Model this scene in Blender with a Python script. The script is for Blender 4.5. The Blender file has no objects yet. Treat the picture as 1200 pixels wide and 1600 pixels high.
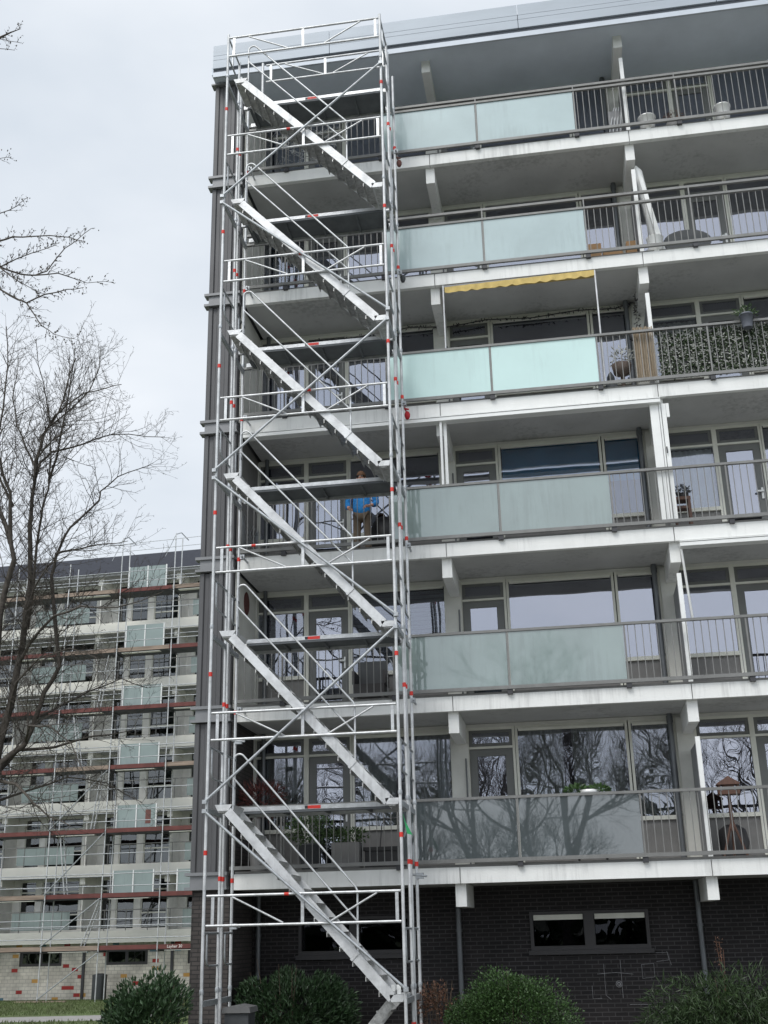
import bpy, math, random
from mathutils import Vector, Matrix
random.seed(7)
R_ = math.radians
scene = bpy.context.scene
col = scene.collection

# ------------------------------------------------------------------ camera
cam_d = bpy.data.cameras.new('camera'); cam = bpy.data.objects.new('camera', cam_d); col.objects.link(cam)
cam_d.sensor_fit = 'VERTICAL'; cam_d.sensor_height = 36.0; cam_d.lens = 1820.17 / 1600 * 36.0
cam_d.clip_start = 0.1; cam_d.clip_end = 2000
rt = Vector((0.98699, 0.15918, -0.02256)); up = Vector((0.07516, -0.33276, 0.94001)); fw = Vector((-0.14212, 0.92948, 0.34039))
M = Matrix((rt, up, -fw)).transposed().to_4x4(); M.translation = Vector((1.9296, -19.9285, -0.9997))
cam.matrix_world = M
scene.camera = cam

# ------------------------------------------------------------------ sky, sun, exposure
SUN_EL, SUN_AZ = 52, 205
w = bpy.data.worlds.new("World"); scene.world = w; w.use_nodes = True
nt = w.node_tree; nt.nodes.clear()
def N(t, k, **kw):
    n = t.nodes.new(k)
    for a, v in kw.items(): setattr(n, a, v)
    return n
sky = N(nt, 'ShaderNodeTexSky', sky_type='NISHITA', sun_disc=False, sun_elevation=R_(SUN_EL), sun_rotation=R_(SUN_AZ))
tc = N(nt, 'ShaderNodeTexCoord'); mp = N(nt, 'ShaderNodeMapping'); mp.inputs['Scale'].default_value = (1.6, 1.6, 3.4)
nt.links.new(tc.outputs['Generated'], mp.inputs[0])
ns = N(nt, 'ShaderNodeTexNoise'); ns.inputs['Scale'].default_value = 1.7; ns.inputs['Detail'].default_value = 5; ns.inputs['Roughness'].default_value = .5
nt.links.new(mp.outputs[0], ns.inputs['Vector'])
cr = N(nt, 'ShaderNodeValToRGB'); e = cr.color_ramp.elements
e[0].position = .36; e[0].color = (.67, .73, .80, 1); e[1].position = .64; e[1].color = (.84, .88, .93, 1)
nt.links.new(ns.outputs['Fac'], cr.inputs[0])
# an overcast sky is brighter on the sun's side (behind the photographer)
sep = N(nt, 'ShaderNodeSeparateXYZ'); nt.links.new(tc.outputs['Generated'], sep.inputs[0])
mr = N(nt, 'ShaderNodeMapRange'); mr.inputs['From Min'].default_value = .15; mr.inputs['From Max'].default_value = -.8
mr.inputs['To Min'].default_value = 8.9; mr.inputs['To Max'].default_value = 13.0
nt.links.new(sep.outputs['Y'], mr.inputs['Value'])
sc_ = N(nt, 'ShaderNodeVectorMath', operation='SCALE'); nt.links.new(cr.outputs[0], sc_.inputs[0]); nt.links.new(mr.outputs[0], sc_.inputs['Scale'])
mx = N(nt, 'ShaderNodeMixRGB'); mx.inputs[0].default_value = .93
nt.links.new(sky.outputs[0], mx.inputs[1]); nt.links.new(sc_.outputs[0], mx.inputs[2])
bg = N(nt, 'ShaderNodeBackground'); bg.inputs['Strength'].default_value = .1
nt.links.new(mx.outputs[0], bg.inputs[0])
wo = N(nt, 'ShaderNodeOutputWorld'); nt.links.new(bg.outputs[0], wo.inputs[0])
sd = bpy.data.lights.new('sun', 'SUN'); sd.energy = 1.5; sd.angle = R_(25); sd.color = (1, .97, .92)
so = bpy.data.objects.new('sun', sd); col.objects.link(so)
a = R_(SUN_AZ); sdir = Vector((math.sin(a) * math.cos(R_(SUN_EL)), math.cos(a) * math.cos(R_(SUN_EL)), math.sin(R_(SUN_EL))))
so.rotation_euler = sdir.to_track_quat('Z', 'Y').to_euler(); so.location = (0, -20, 30)
scene.view_settings.view_transform = 'Standard'; scene.view_settings.look = 'None'
scene.view_settings.exposure = 0.32; scene.view_settings.gamma = 1
scene.cycles.max_bounces = 7; scene.cycles.transparent_max_bounces = 12

# ------------------------------------------------------------------ materials
MT = {}
def mat(name, c, rough=.6, metal=0, var=.12, vs=3.0, stretch=(1, 1, 1), bump=0, bs=40, spec=.5, coat=0, c2=None, coat_r=.05, streak=0, coat_ior=1.5):
    m = bpy.data.materials.new(name); m.use_nodes = True; t = m.node_tree; b = t.nodes['Principled BSDF']
    b.inputs['Roughness'].default_value = rough; b.inputs['Metallic'].default_value = metal
    b.inputs['Specular IOR Level'].default_value = spec; b.inputs['Coat Weight'].default_value = coat; b.inputs['Coat Roughness'].default_value = coat_r
    tc = N(t, 'ShaderNodeTexCoord'); mp = N(t, 'ShaderNodeMapping'); mp.inputs['Scale'].default_value = stretch
    t.links.new(tc.outputs['Object'], mp.inputs[0])
    n = N(t, 'ShaderNodeTexNoise'); n.inputs['Scale'].default_value = vs; n.inputs['Detail'].default_value = 6; n.inputs['Roughness'].default_value = .6
    t.links.new(mp.outputs[0], n.inputs['Vector'])
    r = N(t, 'ShaderNodeValToRGB'); r.color_ramp.elements[0].position = .3; r.color_ramp.elements[1].position = .7
    lo = c2 or tuple(x * (1 - var) for x in c)
    r.color_ramp.elements[0].color = (*lo, 1); r.color_ramp.elements[1].color = (*[min(1, x * (1 + (0 if c2 else var))) for x in c], 1)
    t.links.new(n.outputs['Fac'], r.inputs[0]); t.links.new(r.outputs[0], b.inputs['Base Color'])
    b.inputs['Coat IOR'].default_value = coat_ior
    if streak:      # rain streaks and blotches of dirt
        m3 = N(t, 'ShaderNodeMapping'); m3.inputs['Scale'].default_value = (11, 11, .9); t.links.new(tc.outputs['Object'], m3.inputs[0])
        n3 = N(t, 'ShaderNodeTexNoise'); n3.inputs['Scale'].default_value = 1.0; n3.inputs['Detail'].default_value = 5; n3.inputs['Roughness'].default_value = .65; t.links.new(m3.outputs[0], n3.inputs['Vector'])
        n4 = N(t, 'ShaderNodeTexNoise'); n4.inputs['Scale'].default_value = .9; n4.inputs['Detail'].default_value = 3; t.links.new(tc.outputs['Object'], n4.inputs['Vector'])
        ml = N(t, 'ShaderNodeMath', operation='MULTIPLY'); t.links.new(n3.outputs['Fac'], ml.inputs[0]); t.links.new(n4.outputs['Fac'], ml.inputs[1])
        k = N(t, 'ShaderNodeMapRange'); k.inputs['From Min'].default_value = .27; k.inputs['From Max'].default_value = .40; k.inputs['To Min'].default_value = 1; k.inputs['To Max'].default_value = 1 - streak
        t.links.new(ml.outputs[0], k.inputs['Value']); sv = N(t, 'ShaderNodeVectorMath', operation='SCALE'); t.links.new(r.outputs[0], sv.inputs[0]); t.links.new(k.outputs[0], sv.inputs['Scale']); t.links.new(sv.outputs[0], b.inputs['Base Color'])
    if bump:
        n2 = N(t, 'ShaderNodeTexNoise'); n2.inputs['Scale'].default_value = bs; n2.inputs['Detail'].default_value = 4
        t.links.new(tc.outputs['Object'], n2.inputs['Vector'])
        bp = N(t, 'ShaderNodeBump'); bp.inputs['Strength'].default_value = bump; bp.inputs['Distance'].default_value = .02
        t.links.new(n2.outputs['Fac'], bp.inputs['Height']); t.links.new(bp.outputs[0], b.inputs['Normal'])
    MT[name] = m; return m
def brick(name, c1, c2, mortar, bw=.215, rh=.068, ms=.009, bump=.4):
    m = bpy.data.materials.new(name); m.use_nodes = True; t = m.node_tree; b = t.nodes['Principled BSDF']; b.inputs['Roughness'].default_value = .85
    tc = N(t, 'ShaderNodeTexCoord'); s = N(t, 'ShaderNodeSeparateXYZ'); t.links.new(tc.outputs['Object'], s.inputs[0])
    ad = N(t, 'ShaderNodeMath', operation='ADD'); t.links.new(s.outputs[0], ad.inputs[0]); t.links.new(s.outputs[1], ad.inputs[1])
    cx = N(t, 'ShaderNodeCombineXYZ'); t.links.new(ad.outputs[0], cx.inputs[0]); t.links.new(s.outputs[2], cx.inputs[1])
    k = N(t, 'ShaderNodeTexBrick'); k.inputs['Scale'].default_value = 1; k.inputs['Brick Width'].default_value = bw; k.inputs['Row Height'].default_value = rh
    k.inputs['Mortar Size'].default_value = ms; k.inputs['Mortar Smooth'].default_value = .15; k.inputs['Bias'].default_value = 0
    k.inputs['Color1'].default_value = (*c1, 1); k.inputs['Color2'].default_value = (*c2, 1); k.inputs['Mortar'].default_value = (*mortar, 1)
    t.links.new(cx.outputs[0], k.inputs['Vector'])
    n = N(t, 'ShaderNodeTexNoise'); n.inputs['Scale'].default_value = 1.4; n.inputs['Detail'].default_value = 7; t.links.new(tc.outputs['Object'], n.inputs['Vector'])
    mr = N(t, 'ShaderNodeMapRange'); mr.inputs['To Min'].default_value = .25; mr.inputs['To Max'].default_value = 1.9; t.links.new(n.outputs['Fac'], mr.inputs['Value'])
    v = N(t, 'ShaderNodeVectorMath', operation='SCALE'); t.links.new(k.outputs['Color'], v.inputs[0]); t.links.new(mr.outputs[0], v.inputs['Scale'])
    t.links.new(v.outputs[0], b.inputs['Base Color'])
    bp = N(t, 'ShaderNodeBump'); bp.inputs['Strength'].default_value = bump; bp.inputs['Distance'].default_value = .008; bp.invert = True
    t.links.new(k.outputs['Fac'], bp.inputs['Height']); t.links.new(bp.outputs[0], b.inputs['Normal'])
    MT[name] = m; return m
def glass(name, tint, refl, rough=.0, dist=.0):
    m = bpy.data.materials.new(name); m.use_nodes = True; t = m.node_tree; t.nodes.clear()
    o = N(t, 'ShaderNodeOutputMaterial'); mix = N(t, 'ShaderNodeMixShader'); tr = N(t, 'ShaderNodeBsdfTransparent'); g = N(t, 'ShaderNodeBsdfGlossy')
    tr.inputs[0].default_value = (*tint, 1); g.inputs['Color'].default_value = (.86, .88, 1, 1); g.inputs['Roughness'].default_value = rough
    fr = N(t, 'ShaderNodeFresnel'); fr.inputs[0].default_value = 1.5
    ad = N(t, 'ShaderNodeMath', operation='ADD'); ad.inputs[1].default_value = refl; t.links.new(fr.outputs[0], ad.inputs[0])
    t.links.new(ad.outputs[0], mix.inputs[0]); t.links.new(tr.outputs[0], mix.inputs[1]); t.links.new(g.outputs[0], mix.inputs[2])
    tc = N(t, 'ShaderNodeTexCoord'); n = N(t, 'ShaderNodeTexNoise'); n.inputs['Scale'].default_value = 1.3; n.inputs['Detail'].default_value = 1
    t.links.new(tc.outputs['Object'], n.inputs['Vector'])
    bp = N(t, 'ShaderNodeBump'); bp.inputs['Strength'].default_value = .25; bp.inputs['Distance'].default_value = .02
    t.links.new(n.outputs['Fac'], bp.inputs['Height']); t.links.new(bp.outputs[0], g.inputs['Normal']); t.links.new(mix.outputs[0], o.inputs[0])
    MT[name] = m; return m
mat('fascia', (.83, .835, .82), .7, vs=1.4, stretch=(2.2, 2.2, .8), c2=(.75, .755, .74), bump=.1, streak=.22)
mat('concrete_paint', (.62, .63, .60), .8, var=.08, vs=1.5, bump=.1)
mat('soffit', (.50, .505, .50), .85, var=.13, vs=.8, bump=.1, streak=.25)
mat('soffit_top_haze', (.66, .72, .80), .85, var=.08, vs=.9, bump=.1)  # bluish lens-flare haze is put into the top soffit's colour
mat('grey_metal', (.20, .20, .195), .5, .3, var=.12, vs=6)
mat('dark_metal', (.05, .05, .055), .5, .2, var=.2)
mat('alu', (.54, .55, .56), .42, .6, var=.2, vs=9, stretch=(1, 1, 1), bump=.15, bs=30)
mat('alu_bright', (.58, .59, .60), .5, .35, var=.2, vs=5, bump=.2, streak=.2)
mat('alu_tread', (.50, .50, .49), .4, .8, var=.35, vs=14, bump=.5, bs=90)
mat('galv', (.42, .44, .46), .5, .6, var=.2, vs=12)
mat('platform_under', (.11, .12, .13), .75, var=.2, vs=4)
mat('red_paint', (.62, .03, .02), .5, var=.15)
mat('roof_metal', (.36, .40, .45), .5, .15, var=.06, vs=1.2, stretch=(.6, 1, 4))
mat('roof_strip', (.50, .54, .60), .5, .1, var=.08, vs=2)
mat('roof_gap', (.10, .11, .13), .7)
mat('cladding', (.095, .095, .10), .55, .2, var=.18, vs=1.6, stretch=(2, 2, .5))
mat('cladding_band', (.22, .225, .235), .5, .2, var=.12, vs=2)
mat('frame_cream', (.70, .70, .63), .55, var=.08)
mat('frame_grey', (.15, .155, .15), .5, var=.1)
mat('frame_dark', (.035, .033, .035), .5, var=.15)
mat('panel_grey', (.19, .185, .18), .6, var=.1, vs=5)
mat('wall_light', (.62, .62, .58), .8, var=.1, vs=2)
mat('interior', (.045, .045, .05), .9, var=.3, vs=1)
mat('white_pvc', (.80, .81, .80), .45, var=.05)
mat('pipe', (.14, .15, .16), .45, .3, var=.15)
mat('curtain', (.50, .49, .44), .9, var=.18, vs=4, stretch=(8, 8, .3))
mat('curtain_white', (.80, .82, .83), .9, var=.08, vs=2)
mat('blind_blue', (.05, .36, .66), .8, var=.15)
mat('blind_grey', (.16, .17, .19), .8, var=.2, vs=3, stretch=(.2, .2, 18))
mat('blind_brown', (.10, .085, .07), .8, var=.2)
glass('pane', (.42, .45, .45), .28)
glass('pane_clear', (.74, .77, .77), .13)
glass('pane_far', (.5, .52, .52), .06)
MT['pane_far'].node_tree.nodes['Glossy BSDF'].inputs['Color'].default_value = (.8, .82, .84, 1)
glass('pane_ground', (.3, .3, .3), -.02)
mat('frosted', (.36, .46, .47), .35, var=.10, vs=.8, spec=.6, coat=1.0, coat_r=.05, coat_ior=1.7, streak=.12)  # one glass in four tones, with bright and dark reflections painted in
mat('frosted_refl_mid', (.19, .25, .24), .35, var=.12, vs=.8, spec=.6, coat=1.0, coat_r=.03, coat_ior=2.0, streak=.16)
mat('frosted_refl_bright', (.56, .75, .73), .4, var=.05, vs=.8, spec=.4, coat=.6, coat_r=.1, streak=.07)
mat('frosted_refl_dark', (.055, .07, .075), .3, var=.2, vs=1, spec=.6, coat=1, coat_r=.015, coat_ior=2.1, streak=.2)
mat('frosted_far', (.27, .33, .325), .4, var=.1, vs=.8, streak=.2)
mat('yellow', (.56, .42, .15), .85, var=.15, vs=8)
mat('bark', (.075, .065, .055), .9, var=.4, vs=8, stretch=(3, 3, 1), bump=.6, bs=25)
mat('bark_far', (.11, .10, .095), .9, var=.3)
mat('leaf_laurel', (.032, .066, .026), .45, var=.5, vs=9, spec=.5)
mat('leaf_privet', (.040, .085, .022), .5, var=.5, vs=11, spec=.5)
mat('leaf_bamboo', (.030, .056, .018), .5, var=.55, vs=8)
mat('leaf_brown', (.13, .065, .04), .7, var=.5, vs=12)
mat('leaf_pot', (.045, .085, .025), .6, var=.5, vs=12)
mat('leaf_red', (.09, .025, .022), .6, var=.4, vs=12)
mat('twig', (.09, .065, .045), .9, var=.3)
mat('grass', (.10, .15, .045), .9, var=.4, vs=1.3, c2=(.075, .085, .035), bump=.5, bs=8)
mat('soil', (.06, .05, .04), .95, var=.3, vs=2, bump=.5, bs=12)
mat('path', (.30, .29, .28), .9, var=.15, vs=3)
mat('wood_red', (.10, .05, .035), .6, var=.3, vs=6, stretch=(6, 6, 1))
mat('wood_board', (.26, .20, .16), .8, var=.35, vs=2, stretch=(.5, 3, 5))
mat('board_red', (.13, .04, .035), .75, var=.25, vs=2.5)
mat('cardboard', (.33, .20, .10), .8, var=.15)
mat('black_plastic', (.02, .02, .022), .5, var=.3)
mat('grey_pot', (.13, .14, .17), .5, var=.1)
mat('terracotta', (.13, .10, .085), .8, var=.2)
mat('planter', (.17, .17, .17), .7, var=.1)
mat('tin', (.75, .75, .74), .35, .3, var=.1)
mat('reed', (.35, .28, .20), .85, var=.35, vs=10, stretch=(9, 9, 1))
mat('skin', (.55, .30, .21), .6, var=.06)
mat('hair', (.12, .06, .03), .8, var=.2)
mat('plate_red', (.10, .03, .028), .6)
mat('shirt_blue', (.015, .20, .52), .8, var=.35, vs=22)
mat('trousers', (.17, .13, .095), .85, var=.12, vs=8)
mat('shoe', (.03, .025, .022), .6)
mat('green_plastic', (.02, .30, .10), .5)
mat('red_cloth', (.45, .02, .03), .8)
mat('brown_cloth', (.16, .07, .06), .8)
mat('far_band', (.88, .86, .79), .7, var=.04, vs=1.2)
mat('far_wall', (.74, .73, .69), .8, var=.12, vs=2)
mat('slate', (.055, .06, .08), .7, var=.15, vs=4, stretch=(1, 1, 6))
mat('far_red', (.38, .03, .03), .8, var=.15); mat('far_blue', (.10, .19, .25), .8, var=.15); mat('far_ochre', (.50, .27, .06), .8, var=.15)
mat('chalk', (.30, .30, .31), .9, var=.3, vs=20)
mat('white_letter', (.8, .75, .72), .8)
mat('stone_dark', (.06, .065, .07), .7, var=.2)
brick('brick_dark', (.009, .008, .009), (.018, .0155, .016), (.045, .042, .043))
brick('brick_side_lit', (.045, .039, .037), (.066, .057, .054), (.022, .02, .02))  # sky light on the side face is put into this paler brick
brick('brick_far', (.50, .47, .42), (.58, .55, .49), (.36, .34, .31), bw=.29, rh=.15, ms=.012, bump=.2)

def far_brick():
    m = MT['brick_far']; t = m.node_tree; b = t.nodes['Principled BSDF']; src = b.inputs['Base Color'].links[0].from_socket
    tc = N(t, 'ShaderNodeTexCoord'); sp = N(t, 'ShaderNodeSeparateXYZ'); t.links.new(tc.outputs['Object'], sp.inputs[0])
    def M_(op, a, v=None, w=None):
        n = N(t, 'ShaderNodeMath', operation=op); t.links.new(a, n.inputs[0])
        if v is not None: (t.links.new(v, n.inputs[1]) if not isinstance(v, (int, float)) else setattr(n.inputs[1], 'default_value', v))
        return n.outputs[0]
    row = M_('FLOOR', M_('DIVIDE', sp.outputs[2], .15)); half = M_('MULTIPLY', M_('MODULO', row, 2), .5)
    cx = M_('FLOOR', M_('ADD', M_('DIVIDE', sp.outputs[0], .29), half)); cb = N(t, 'ShaderNodeCombineXYZ'); t.links.new(cx, cb.inputs[0]); t.links.new(row, cb.inputs[1])
    wn = N(t, 'ShaderNodeTexWhiteNoise', noise_dimensions='2D'); t.links.new(cb.outputs[0], wn.inputs['Vector'])
    cr = N(t, 'ShaderNodeValToRGB'); cr.color_ramp.interpolation = 'CONSTANT'; e = cr.color_ramp.elements
    e[0].position = 0; e[0].color = (.33, .035, .03, 1); e[1].position = .35; e[1].color = (.10, .19, .24, 1); k = e.new(.65); k.color = (.50, .28, .08, 1)
    t.links.new(M_('DIVIDE', wn.outputs['Value'], .075), cr.inputs[0]); mx = N(t, 'ShaderNodeMixRGB')
    t.links.new(M_('LESS_THAN', wn.outputs['Value'], .075), mx.inputs[0]); t.links.new(src, mx.inputs[1]); t.links.new(cr.outputs[0], mx.inputs[2]); t.links.new(mx.outputs[0], b.inputs['Base Color'])
far_brick()
# ------------------------------------------------------------------ mesh builder
class MB:
    def __init__(s): s.v = []; s.f = []; s.mi = []; s.sm = []; s.m = 0
    def add(s, vs, fs, smooth=False):
        o = len(s.v); s.v += [tuple(p) for p in vs]
        for f in fs: s.f.append(tuple(i + o for i in f)); s.mi.append(s.m); s.sm.append(smooth)
    def box(s, x0, x1, y0, y1, z0, z1):
        s.add([(x0, y0, z0), (x1, y0, z0), (x1, y1, z0), (x0, y1, z0), (x0, y0, z1), (x1, y0, z1), (x1, y1, z1), (x0, y1, z1)],
              [(0, 3, 2, 1), (4, 5, 6, 7), (0, 1, 5, 4), (1, 2, 6, 5), (2, 3, 7, 6), (3, 0, 4, 7)]); return s
    def prism(s, pts, y0, y1):              # polygon in xz, extruded along y
        n = len(pts)
        s.add([(x, y0, z) for x, z in pts] + [(x, y1, z) for x, z in pts],
              [tuple(range(n)), tuple(range(2 * n - 1, n - 1, -1))] + [((i + 1) % n, i, n + i, n + (i + 1) % n) for i in range(n)]); return s
    def poly(s, pts, r, n=8, cap=True):     # tube along a polyline, r a number or a list
        pts = [Vector(p) for p in pts]; k = len(pts)
        rs = r if isinstance(r, (list, tuple)) else [r] * k
        d0 = (pts[1] - pts[0]).normalized(); u = d0.orthogonal().normalized(); vs = []
        for i, p in enumerate(pts):
            d = (pts[min(i + 1, k - 1)] - pts[max(i - 1, 0)])
            d = d.normalized() if d.length > 1e-9 else d0
            u = (u - d * u.dot(d)); u = u.normalized() if u.length > 1e-6 else d.orthogonal().normalized()
            w_ = d.cross(u)
            for j in range(n):
                a = 2 * math.pi * j / n; vs.append(p + (u * math.cos(a) + w_ * math.sin(a)) * rs[i])
        fs = [(i * n + j, i * n + (j + 1) % n, (i + 1) * n + (j + 1) % n, (i + 1) * n + j) for i in range(k - 1) for j in range(n)]
        s.add(vs, fs, n > 3)
        if cap: s.add([vs[j] for j in range(n)], [tuple(range(n))[::-1]]); s.add([vs[(k - 1) * n + j] for j in range(n)], [tuple(range(n))])
        return s
    def lathe(s, c, prof, n=14):            # prof = (radius, z) list
        vs = [(c[0] + r * math.cos(2 * math.pi * j / n), c[1] + r * math.sin(2 * math.pi * j / n), c[2] + z) for r, z in prof for j in range(n)]
        fs = [(i * n + j, i * n + (j + 1) % n, (i + 1) * n + (j + 1) % n, (i + 1) * n + j) for i in range(len(prof) - 1) for j in range(n)]
        s.add(vs, fs, True)
        s.add([vs[j] for j in range(n)], [tuple(range(n))[::-1]]); k = (len(prof) - 1) * n; s.add([vs[k + j] for j in range(n)], [tuple(range(n))]); return s
    def leaf(s, p, d, up_, L, W):
        d = d.normalized(); sd_ = d.cross(up_); sd_ = sd_.normalized() if sd_.length > 1e-5 else d.orthogonal().normalized(); nn = sd_.cross(d)
        m_ = p + d * L * .5
        s.add([p, m_ + sd_ * W * .5 + nn * W * .12, p + d * L - nn * L * .1, m_ - sd_ * W * .5 + nn * W * .12], [(0, 1, 2), (0, 2, 3)])
    def obj(s, name, mats, parent=None, label=None, kind=None, smooth=None):
        me = bpy.data.meshes.new(name)
        mats = mats if isinstance(mats, (list, tuple)) else [mats]
        base = None; vs = s.v
        if parent is None and kind is None:
            xs = [p[0] for p in vs]; ys = [p[1] for p in vs]; zs = [p[2] for p in vs]
            base = ((min(xs) + max(xs)) / 2, (min(ys) + max(ys)) / 2, min(zs)); vs = [(p[0] - base[0], p[1] - base[1], p[2] - base[2]) for p in vs]
        me.from_pydata(vs, [], s.f)
        for m in mats: me.materials.append(MT[m])
        me.polygons.foreach_set('material_index', s.mi); me.polygons.foreach_set('use_smooth', s.sm if smooth is None else [smooth] * len(s.f))
        me.update()
        o = bpy.data.objects.new(name, me); col.objects.link(o)
        if base: o.location = base
        if parent: attach(o, parent)
        if label: o['label'] = label
        if kind: o['kind'] = kind
        return o
def attach(o, parent):
    o.parent = parent
    if parent.get('_b'): o.matrix_parent_inverse = Matrix.Translation(-Vector(parent['_b']))
def thing(name, label, cat, loc=(0, 0, 0), group=None):
    o = bpy.data.objects.new(name, None); col.objects.link(o); o.location = loc; o.empty_display_size = .3
    o['label'] = label; o['category'] = cat; o['_b'] = tuple(float(x) for x in loc)
    if any(loc) is False: del o['_b']
    if group: o['group'] = group
    return o
def tag(o, label, cat, group=None):
    o['label'] = label; o['category'] = cat
    if group: o['group'] = group
    return o
def arc(c, r, a0, a1, n, plane='xz', y=0):
    return [(c[0] + r * math.cos(R_(a0 + (a1 - a0) * i / n)), y, c[1] + r * math.sin(R_(a0 + (a1 - a0) * i / n))) for i in range(n + 1)]
rnd = random.uniform
def rv(): 
    while True:
        v = Vector((rnd(-1, 1), rnd(-1, 1), rnd(-1, 1)))
        if .05 < v.length < 1: return v.normalized()

GZ = -3.4
# ------------------------------------------------------------------ ground
g = MB(); g.add([(-400, -400, GZ), (400, -400, GZ), (400, 400, GZ), (-400, 400, GZ)], [(0, 1, 2, 3)]); g.obj('ground', 'grass', kind='structure')
g = MB(); g.add([(-4.9, -3.2, GZ + .004), (14, -3.2, GZ + .004), (14, 1.4, GZ + .004), (-4.9, 1.4, GZ + .004)], [(0, 1, 2, 3)]); g.obj('planting_bed', 'soil', kind='structure')
g = MB(); g.add([(-40, 16.2, GZ + .004), (-13.5, 18.6, GZ + .004), (-9, 22.5, GZ + .004), (-9, 25, GZ + .004), (-14.6, 21.3, GZ + .004), (-40, 17.6, GZ + .004)], [(0, 1, 2, 3, 4, 5)]); g.obj('path', 'path', kind='structure')
g = MB()
for i in range(15000):
    x, y = rnd(-27, -10), rnd(15, 31)
    if 16.2 + (x + 40) * .09 - .3 < y < 17.8 + (x + 40) * .145 + .2: continue
    p = Vector((x, y, GZ)); g.leaf(p, Vector((rnd(-.5, .5), rnd(-.5, .5), 1)), rv(), rnd(.05, .13), .03)
g.obj('grass', 'grass', kind='stuff')

g = MB(); g.add([(-60, -27, GZ + .006), (60, -27, GZ + .006), (60, -4.2, GZ + .006), (-7, -4.2, GZ + .006), (-60, -4.2, GZ + .006)], [(0, 1, 2, 3, 4)]); g.obj('bounce_pavement', 'path', kind='structure')  # unseen paving added to bounce grey light up to the soffits
# ================================================================== THE APARTMENT BLOCK
LZ = [0, 2.8235, 5.6052, 8.384, 11.1923, 14.0109]; ROOF = 16.49; ST = .2526; BY = 4.0191; YW = 1.5
block = thing('apartment_building', 'near apartment block with white balcony slabs, frosted glass railings and dark brick ground floor', 'building')
XL, XR = -3.93, 12.1
# walls
m = MB()
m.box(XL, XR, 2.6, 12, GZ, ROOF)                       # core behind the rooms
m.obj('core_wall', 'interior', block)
gw = MB()
wz0, wz1 = -1.33, -.70
def band_with_holes(mb, x0, x1, z0, z1, y0, y1, holes, hz0, hz1):
    mb.box(x0, x1, y0, y1, z0, hz0); mb.box(x0, x1, y0, y1, hz1, z1)
    cur = x0
    for a, b in holes: mb.box(cur, a, y0, y1, hz0, hz1); cur = b
    mb.box(cur, x1, y0, y1, hz0, hz1)
gh = [(-3.06, -1.04), (1.02, 3.04), (5.0, 7.02), (9.06, 11.08)]
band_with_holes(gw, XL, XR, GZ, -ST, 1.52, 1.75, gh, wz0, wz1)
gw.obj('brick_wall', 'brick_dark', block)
ew = MB(); ew.box(-4.56, XL - .002, .02, 12, GZ, -.22); ew.box(XL - .002, XL + .02, .021, 1.52, GZ, -ST); ew.m = 1
ew.box(XL - .002, XL + .02, .021, YW, 0, LZ[1] - ST)
ew.obj('brick_end_wall', ['brick_side_lit', 'brick_side_lit'], block)
for a, b in gh:
    f = MB(); f.box(a + .003, b - .003, 1.47, 1.60, wz1 - .05, wz1 - .002); f.box(a + .003, b - .003, 1.47, 1.60, wz0 + .002, wz0 + .07)
    for x in (a + .003, (a + b) / 2 - .09, b - .06): f.box(x, x + (.057 if x != (a + b) / 2 - .09 else .18), 1.472, 1.598, wz0 + .07, wz1 - .05)
    f.box(a - .04, b + .04, 1.44, 1.519, wz0 - .07, wz0)
    w1 = f.obj('window', 'frame_dark', block)
    for q0, q1 in ((a + .06, (a + b) / 2 - .09), ((a + b) / 2 + .09, b - .06)):
        p = MB(); p.box(q0 + .01, q1 - .01, 1.55, 1.56, wz0 + .08, wz1 - .055); p.obj('pane', 'pane_ground', w1)
        if a > 0:
            p = MB(); p.box(q0 + .01, q1 - .01, 1.50, 1.535, wz1 - .14, wz1 - .055); p.obj('roller_blind', 'frame_cream', w1)
# facade walls of the storeys
UN = []
for b in range(4):
    x0 = b * BY - (BY if False else 0)
def bayA(x0):   # window, door, big window (bays 0 and 2)
    return [('win', x0 + .15, x0 + 1.06, True), ('door', x0 + 1.15, x0 + 1.93, True), ('win', x0 + 2.01, x0 + 3.80, False)]
def bayB(x0):   # door, big window, narrow window (bays 1 and 3)
    return [('door', x0 + .12, x0 + .91, True), ('win', x0 + 1.01, x0 + 2.93, False), ('win', x0 + 3.04, x0 + 3.78, False)]
BAYS = [(-BY, bayA(-4.02)), (0, bayB(0)), (BY, bayA(4.02)), (2 * BY, bayB(8.04))]
look = {  # (level, bay, index) -> what hangs behind the glass
 (0, 0, 0): 'curtain', (0, 0, 2): 'curtain', (0, 1, 1): 'curtain', (0, 1, 0): 'dark', (0, 1, 2): 'curtain',
 (1, 0, 0): 'blind_grey', (1, 0, 1): 'dark', (1, 0, 2): 'blind_grey', (2, 1, 1): 'blind_blue', (2, 1, 2): 'blind_blue', (2, 2, 0): 'curtain_white',
 (4, 0, 0): 'blind_grey', (4, 1, 2): 'blind_brown', (4, 2, 0): 'blind_brown', (3, 2, 0): 'curtain'}
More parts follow.
